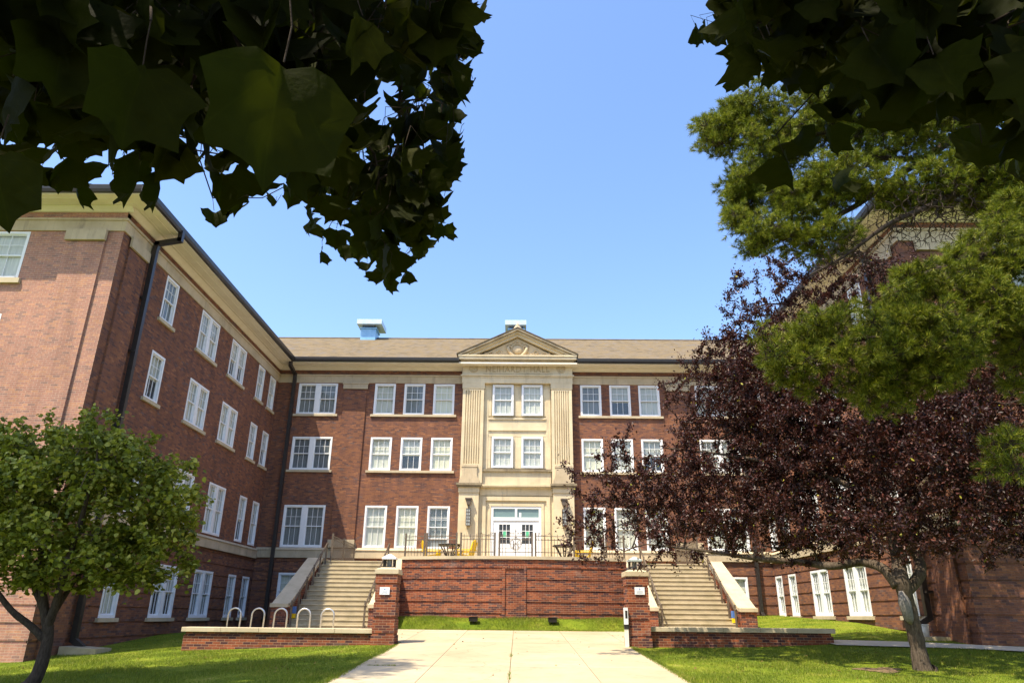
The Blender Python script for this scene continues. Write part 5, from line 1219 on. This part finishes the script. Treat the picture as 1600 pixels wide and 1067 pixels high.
left = [(215, 285, 78, .13), (300, 250, 80, .13), (345, 300, 70, .14), (265, 255, 70, .12), (360, 335, 40, .11), (205, 250, 60, .12), (105, 290, 34, .10), (75, 250, 50, .11), (90, 285, 36, .10), (130, 270, 38, .10), (40, 260, 40, .10), (100, 255, 45, .11), (490, 345, 42, .11), (525, 375, 42, .11), (545, 330, 40, .11), (600, 425, 40, .12), (590, 395, 44, .12), (620, 370, 36, .11), (655, 385, 30, .10), (685, 360, 32, .10), (640, 410, 24, .09), (560, 380, 30, .10), (600, 345, 38, .11), (640, 330, 36, .11), (690, 300, 34, .11), (700, 270, 34, .10), (715, 248, 34, .10), (700, 210, 38, .11), (705, 180, 38, .11), (735, 140, 40, .11), (715, 115, 42, .12), (700, 80, 40, .11), (745, 35, 46, .12), (730, 60, 36, .11), (690, 40, 42, .12), (650, 60, 44, .12), (655, 130, 34, .11), (660, 150, 34, .10), (625, 200, 40, .11), (640, 240, 44, .11), (600, 270, 42, .11), (660, 270, 40, .11), (630, 300, 36, .11), (560, 300, 44, .12), (455, 315, 36, .10), (470, 300, 32, .10), (430, 320, 22, .08), (620, 20, 46, .12), (580, 40, 46, .12), (600, 110, 44, .12), (560, 150, 60, .13), (660, 20, 44, .12), (520, 300, 34, .1), (20, 190, 34, .1), (35, 215, 34, .1), (25, 130, 40, .11), (575, 330, 34, .1), (655, 305, 30, .1), (612, 315, 30, .1), (585, 240, 44, .12), (640, 180, 34, .1), (680, 240, 34, .1), (690, 155, 34, .1), (650, 95, 36, .11), (500, 250, 70, .14), (470, 80, 90, .15), (550, 60, 80, .14), (230, 110, 90, .14), (300, 180, 60, .13), (140, 220, 60, .13)]
right = [(1105, 48, 36, .11), (1135, 38, 36, .11), (1150, 70, 42, .11), (1145, 15, 40, .11), (1155, 110, 44, .12), (1160, 125, 34, .11), (1190, 30, 46, .12), (1195, 80, 48, .12), (1210, 55, 44, .12), (1225, 95, 46, .12), (1250, 110, 44, .12), (1230, 20, 50, .12), (1270, 40, 50, .12), (1300, 60, 60, .13), (1320, 30, 80, .14), (1250, 235, 85, .14), (1235, 265, 70, .14), (1300, 220, 60, .13), (1300, 290, 42, .12), (1310, 180, 70, .14), (1415, 190, 120, .16), (1400, 100, 130, .16), (1470, 120, 150, .17), (1340, 110, 100, .15), (1540, 60, 160, .17), (1580, 130, 150, .17), (1500, 225, 50, .12), (1530, 250, 75, .14), (1555, 225, 70, .14), (1590, 240, 80, .14), (1590, 280, 50, .12), (1450, 30, 130, .16), (1370, 40, 110, .15), (1560, 170, 110, .15), (1290, 90, 60, .13), (1200, 110, 34, .1), (1255, 70, 40, .12), (1340, 160, 70, .14), (1500, 170, 90, .15), (1440, 160, 100, .15)]
for q in left+[(a, b, c*.72 if c > 75 else c*.9, d) for a, b, c, d in right]: lf(*q)
for q in [(400, 300, 80, .13), (450, 270, 90, .13), (250, 300, 60, .12), (335, 345, 40, .11), (375, 320, 44, .11), (120, 300, 40, .1), (60, 275, 36, .1), (560, 395, 34, .1), (575, 420, 30, .1), (500, 400, 30, .1), (535, 395, 32, .1), (630, 430, 26, .09), (605, 445, 30, .1), (480, 355, 32, .1), (700, 365, 30, .1), (655, 400, 28, .1), (1095, 52, 34, .1), (1105, 60, 30, .1), (1165, 105, 34, .1), (1150, 130, 30, .1), (1180, 60, 40, .11), (1125, 60, 34, .1)]: lf(*q)
# fill inside the dense parts
import itertools
def fill(poly, n, dmin, dmax, smin=.09, smax=.13):
    P = np.array(poly); c = 0
    while c < n:
        u = rng.uniform(P[:, 0].min(), P[:, 0].max()); v = rng.uniform(P[:, 1].min(), P[:, 1].max())
        inside = False; j = len(P)-1
        for i in range(len(P)):
            if (P[i, 1] > v) != (P[j, 1] > v) and u < (P[j, 0]-P[i, 0])*(v-P[i, 1])/(P[j, 1]-P[i, 1])+P[i, 0]: inside = not inside
            j = i
        if inside: tipsL.append((atd(u, v, rng.uniform(dmin, dmax)), rng.uniform(smin, smax))); c += 1
fill([(-60, -60), (760, -60), (735, 30), (700, 90), (640, 100), (560, 170), (560, 280), (500, 300), (420, 240), (250, 190), (150, 230), (60, 200), (-60, 190)], 640, 1.5, 3.4)
fill([(640, -60), (770, -60), (750, 40), (720, 150), (715, 250), (690, 290), (660, 370), (600, 420), (560, 350), (590, 240), (600, 120)], 115, 2.4, 3.4, .08, .12)
fill([(1110, -60), (1660, -60), (1660, 170), (1500, 150), (1330, 130), (1180, 90)], 300, 1.5, 3.2)
fill([(1120, -40), (1300, -40), (1290, 140), (1240, 125), (1180, 100), (1130, 50)], 70, 2.3, 3.2, .09, .12)
fill([(470, 270), (700, 240), (690, 370), (620, 430), (600, 440), (560, 370), (500, 370)], 75, 2.2, 3.2, .08, .11)
fill([(-60, 180), (230, 180), (420, 240), (330, 290), (200, 260), (60, 260), (-60, 260)], 24, 1.8, 3.2, .09, .12)
fill([(1330, 60), (1660, 60), (1660, 260), (1560, 220), (1330, 170)], 26, 1.4, 2.4)
P_ = np.array([a for a, b in tipsL]); sz = np.array([b for a, b in tipsL])
n = len(P_); Vs, Fs, off, UVs = [], [], 0, []
down = np.tile(np.array([0, 0, -1.]), (n, 1))+rng.normal(size=(n, 3))*.28; view = P_-CAMP; view /= np.linalg.norm(view, axis=1, keepdims=True)
nrm = view*1.0+rng.normal(size=(n, 3))*.55; nh = 14; nrm[:nh] = view[:nh]+rng.normal(size=(nh, 3))*.20; down[:nh] = -CU+rng.normal(size=(nh, 3))*.16
Rm = rotmats(down, up=nrm)
org = P_-Rm[:, :, 1]*(sz*.45)[:, None]
for i in range(n):
    tv, tf = LS[i % len(LS)]
    if sz[i] > .125 and i % 2: tv, tf = LT[i % len(LT)]
    if i < 14: tv, tf = (LT[0], LT[5], LS[0], LT[0], LS[5], LT[1], LS[0])[i % 7]
    Vs.append(tv@Rm[i].T*sz[i]+org[i]); Fs.append(tf+off); off += len(tv); UVs.append(tv[tf.ravel()][:, :2])
# upper canopy, out of view, that shades these boughs
cp = rng.uniform([-6.5, -7, 1.6], [6.5, 4.2, 7.5], (52000, 3)); z_ = (cp-CAMP)@CF; vv = H0/2-FPX*((cp-CAMP)@CU)/np.maximum(z_, .01)
ok = ((z_ < 0) | (vv < -230)) & (cp[:, 2] > 2.2+.25*np.abs(cp[:, 1])) & (np.linalg.norm(cp-np.array([0, -1, 4.5]), axis=1) < 6.4)
cp = cp[ok][:19000]
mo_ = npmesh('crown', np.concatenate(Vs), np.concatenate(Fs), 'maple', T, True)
uvl_ = mo_.data.uv_layers.new(name='UVMap'); uvl_.data.foreach_set('uv', np.concatenate(UVs).astype(np.float32).ravel())
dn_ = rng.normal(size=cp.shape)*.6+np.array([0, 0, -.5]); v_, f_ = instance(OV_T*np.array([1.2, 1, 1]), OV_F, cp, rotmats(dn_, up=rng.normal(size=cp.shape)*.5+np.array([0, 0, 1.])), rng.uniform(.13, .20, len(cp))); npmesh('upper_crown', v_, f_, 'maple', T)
# twigs and petioles: each leaf hangs on a stalk joined to the boughs
up_pt = org+np.array([0, 0, 1.])*(sz*.55)[:, None]+rng.normal(size=org.shape)*.012
L3 = [trunk[1], trunk[2], trunk[3]]
far = np.linalg.norm(P_-CAMP, axis=1) > 1.2
sel = up_pt[far][::3]
def vis(A_):       # nodes that would cross the open sky between the two boughs
    q = np.array([proj(p_) for p_ in A_]); return (q[:, 2] > 0) & (q[:, 0] > 775) & (q[:, 0] < 1085) & (q[:, 1] > -25)
AA, VV, FF, oo = [], [], [], 0
for lim, ss in ((L3[:1]+L3[2:], sel[sel[:, 0] < .6]), (L3[1:2], sel[sel[:, 0] >= .6])):
    A, par, rad, n0, tips = grow(lim, ss, .12, -.03, .0022, .36, .010)
    bad = vis(A); ii = np.arange(n0, len(A)); ii = ii[~bad[ii] & ~bad[np.maximum(par[ii], 0)]]
    v_, f_ = tubes(A, par, rad, ii, 5); VV.append(v_); FF.append(f_+oo); oo += len(v_); AA.append(A[~bad])
A = np.concatenate(AA); v_ = np.concatenate(VV); f_ = np.concatenate(FF)
st_v, st_f = [v_], [f_]; o_ = len(v_)
for i in range(n):
    a = org[i]; j = up_pt[i]
    dnear = A[np.argmin(np.linalg.norm(A-j, axis=1))]
    pts = [a, (a+j)/2+rng.normal(size=3)*.004, j] if (i < 14 or np.linalg.norm(dnear-j) > .22) else [a, j, dnear]
    mm = MB().tube([tuple(p_) for p_ in pts], .0013, 4, False); st_v.append(np.array(mm.v)); st_f.append(np.array(mm.f)+o_); o_ += len(mm.v)
npmesh('branches', np.concatenate(st_v), np.concatenate(st_f), 'bark_dark', T)

# ---- tall shade tree standing left of the view, its shadow falls on the lawn
tx, ty_ = -15.5, 8.0; tz = float(gz(tx, ty_))
T = thing('shade_tree', 'tall shade tree at the far left whose shadow crosses the lawn', 'tree', (tx, ty_, tz))
trunk = [([(tx, ty_, tz-.2), (tx+.1, ty_, 4), (tx, ty_+.2, 9), (tx+.2, ty_, 14), (tx+.3, ty_, 19)], [.42, .34, .26, .18, .05])]
limb_mesh(trunk, 'trunk', 'bark', T, 10)
bl = [((-12.6, 8.6, 18), (3.2, 2.4, 2.6)), ((-16, 7.5, 16), (3.5, 3, 3.2)), ((-12.4, 9.6, 19.2), (2.0, 1.3, 1.8))]
tg = inblobs(bl, 700); A, par, rad, n0, tips = grow(trunk, tg, .5, 0, .01, .42, .1)
v_, f_ = tubes(A, par, rad, np.arange(n0, len(A)), 5); npmesh('branches', v_, f_, 'bark', T)
cp = clump(A[tips], 34, .35); d = rng.normal(size=cp.shape); v_, f_ = instance(OV_T, OV_F, cp, rotmats(d, up=rng.normal(size=cp.shape)*.6+np.array([0, 0, 1.])), rng.uniform(.16, .26, len(cp))); npmesh('crown', v_, f_, 'linden', T)

# ------------------------------------------------------------------ grass blades
def blades(n, x0, x1, y0, y1):
    x = rng.uniform(x0, x1, n); y = y0+(y1-y0)*rng.random(n)**1.15
    walk = (x > -3.13) & (x < 3.27) & (y < 22.3); plaza = (np.abs(x+.15) < 9.25) & (y > 22.2) & (y < 27.6)
    stairs = (np.abs(x) > 4.5) & (np.abs(x) < 8.65) & (y > 26.8); ben = (np.abs(x+.1) > 3.1) & (np.abs(x+.12) < 9.25) & (y > 21.35) & (y < 22.3); back = (np.abs(x) < 4.9) & (y > 28.9+.75*(x/4.45)**2)
    pl = np.interp(x, [p_[0] for p_ in pp], [p_[1] for p_ in pp]); path = (x > 8.9) & (np.abs(y-pl) < .72)
    fr = (np.abs(x) < 3.2) & (y < 27.5)
    k = ~(walk | plaza | stairs | ben | back | path | fr) & (x > XL+.05) & (x < np.where(y < 20.4, 30, XR-.05)) | ((x < XL) & (y < 20.0))
    k &= ~((((x-7.75)/.42)**2+((y-16.35)/.42)**2 < 1) & (rng.random(n) < .75))
    pat = np.sin(x*2.3+1.7*np.sin(y*1.1))*np.sin(y*1.9+1.3*np.sin(x*.8)); k &= ~((pat > .62) & (rng.random(n) < .75))
    x, y = x[k], y[k]; return x, y, gz(x, y)
bx_ = [blades(150000, -13.5, -3.0, 11.5, 22.5), blades(150000, 3.1, 14.5, 11.5, 22.5), blades(50000, -12.6, 12.4, 22, 35.5), blades(38000, -4.5, 4.5, 27.45, 29.8)]
def strip(n, x0, x1, y0, y1):
    x = rng.uniform(x0, x1, n)+rng.normal(size=n)*.015; y = rng.uniform(y0, y1, n); return x, y, gz(x, y)+.02
bx_ += [strip(5000, -3.26, -3.09, 11.5, 21.3), strip(5000, 3.23, 3.40, 11.5, 21.3), strip(220, -2.95, -2.35, 16.18, 16.24), strip(60, -.0, .04, 18.2, 18.8), strip(60, .0, .04, 14.0, 15.2), strip(1500, -3.1, 3.25, 27.45, 27.58)]
x = np.concatenate([b[0] for b in bx_]); y = np.concatenate([b[1] for b in bx_]); z = np.concatenate([b[2] for b in bx_])
n = len(x); pos = np.column_stack([x, y, z-.005]); lean = rng.normal(size=(n, 3))*.4; lean[:, 2] = 1
h = rng.uniform(.025, .065, n)*(.8+.5*(np.sin(x*1.7+1)*np.cos(y*1.3)+.3)); h = np.where((y > 27.4) & (np.abs(x) < 4.6), h*1.5, h)
a = rng.uniform(0, math.pi, n); wv = np.column_stack([np.cos(a), np.sin(a), np.zeros(n)])*.0055
v = np.stack([pos-wv, pos+wv, pos+lean*h[:, None]], 1).reshape(-1, 3)
g = npmesh('grass', v, np.arange(n*3).reshape(-1, 3), 'grass'); g['kind'] = 'stuff'

# fallen leaves
n = 520; x = rng.uniform(-12, 13, n); y = rng.uniform(12.5, 27, n); keep = (np.abs(x) > 3.2) | (rng.random(n) < .25); x, y = x[keep], y[keep]
keep = ~((np.abs(x) > 3.1) & (np.abs(x) < 9.4) & (y > 21.2) & (y < 22.4)); x, y = x[keep], y[keep]
pos = np.column_stack([x, y, gz(x, y)+np.where((np.abs(x) < 3.2) | (y > 22.2), .036, .03)]); d = rng.normal(size=pos.shape)*np.array([1, 1, .12])
v, f = instance(OV_T, OV_F, pos, rotmats(d, up=np.tile(np.array([0, 0, 1.]), (len(pos), 1))+rng.normal(size=pos.shape)*.25), rng.uniform(.03, .07, len(pos)))
M['litter'] = leafmat('fallen_leaf', [(0, (.09, .045, .02)), (.5, (.19, .12, .04)), (1, (.33, .26, .06))], .1, (.3, .2, .05), .8, .1)
g = npmesh('fallen_leaves', v, f, 'litter'); g['kind'] = 'stuff'
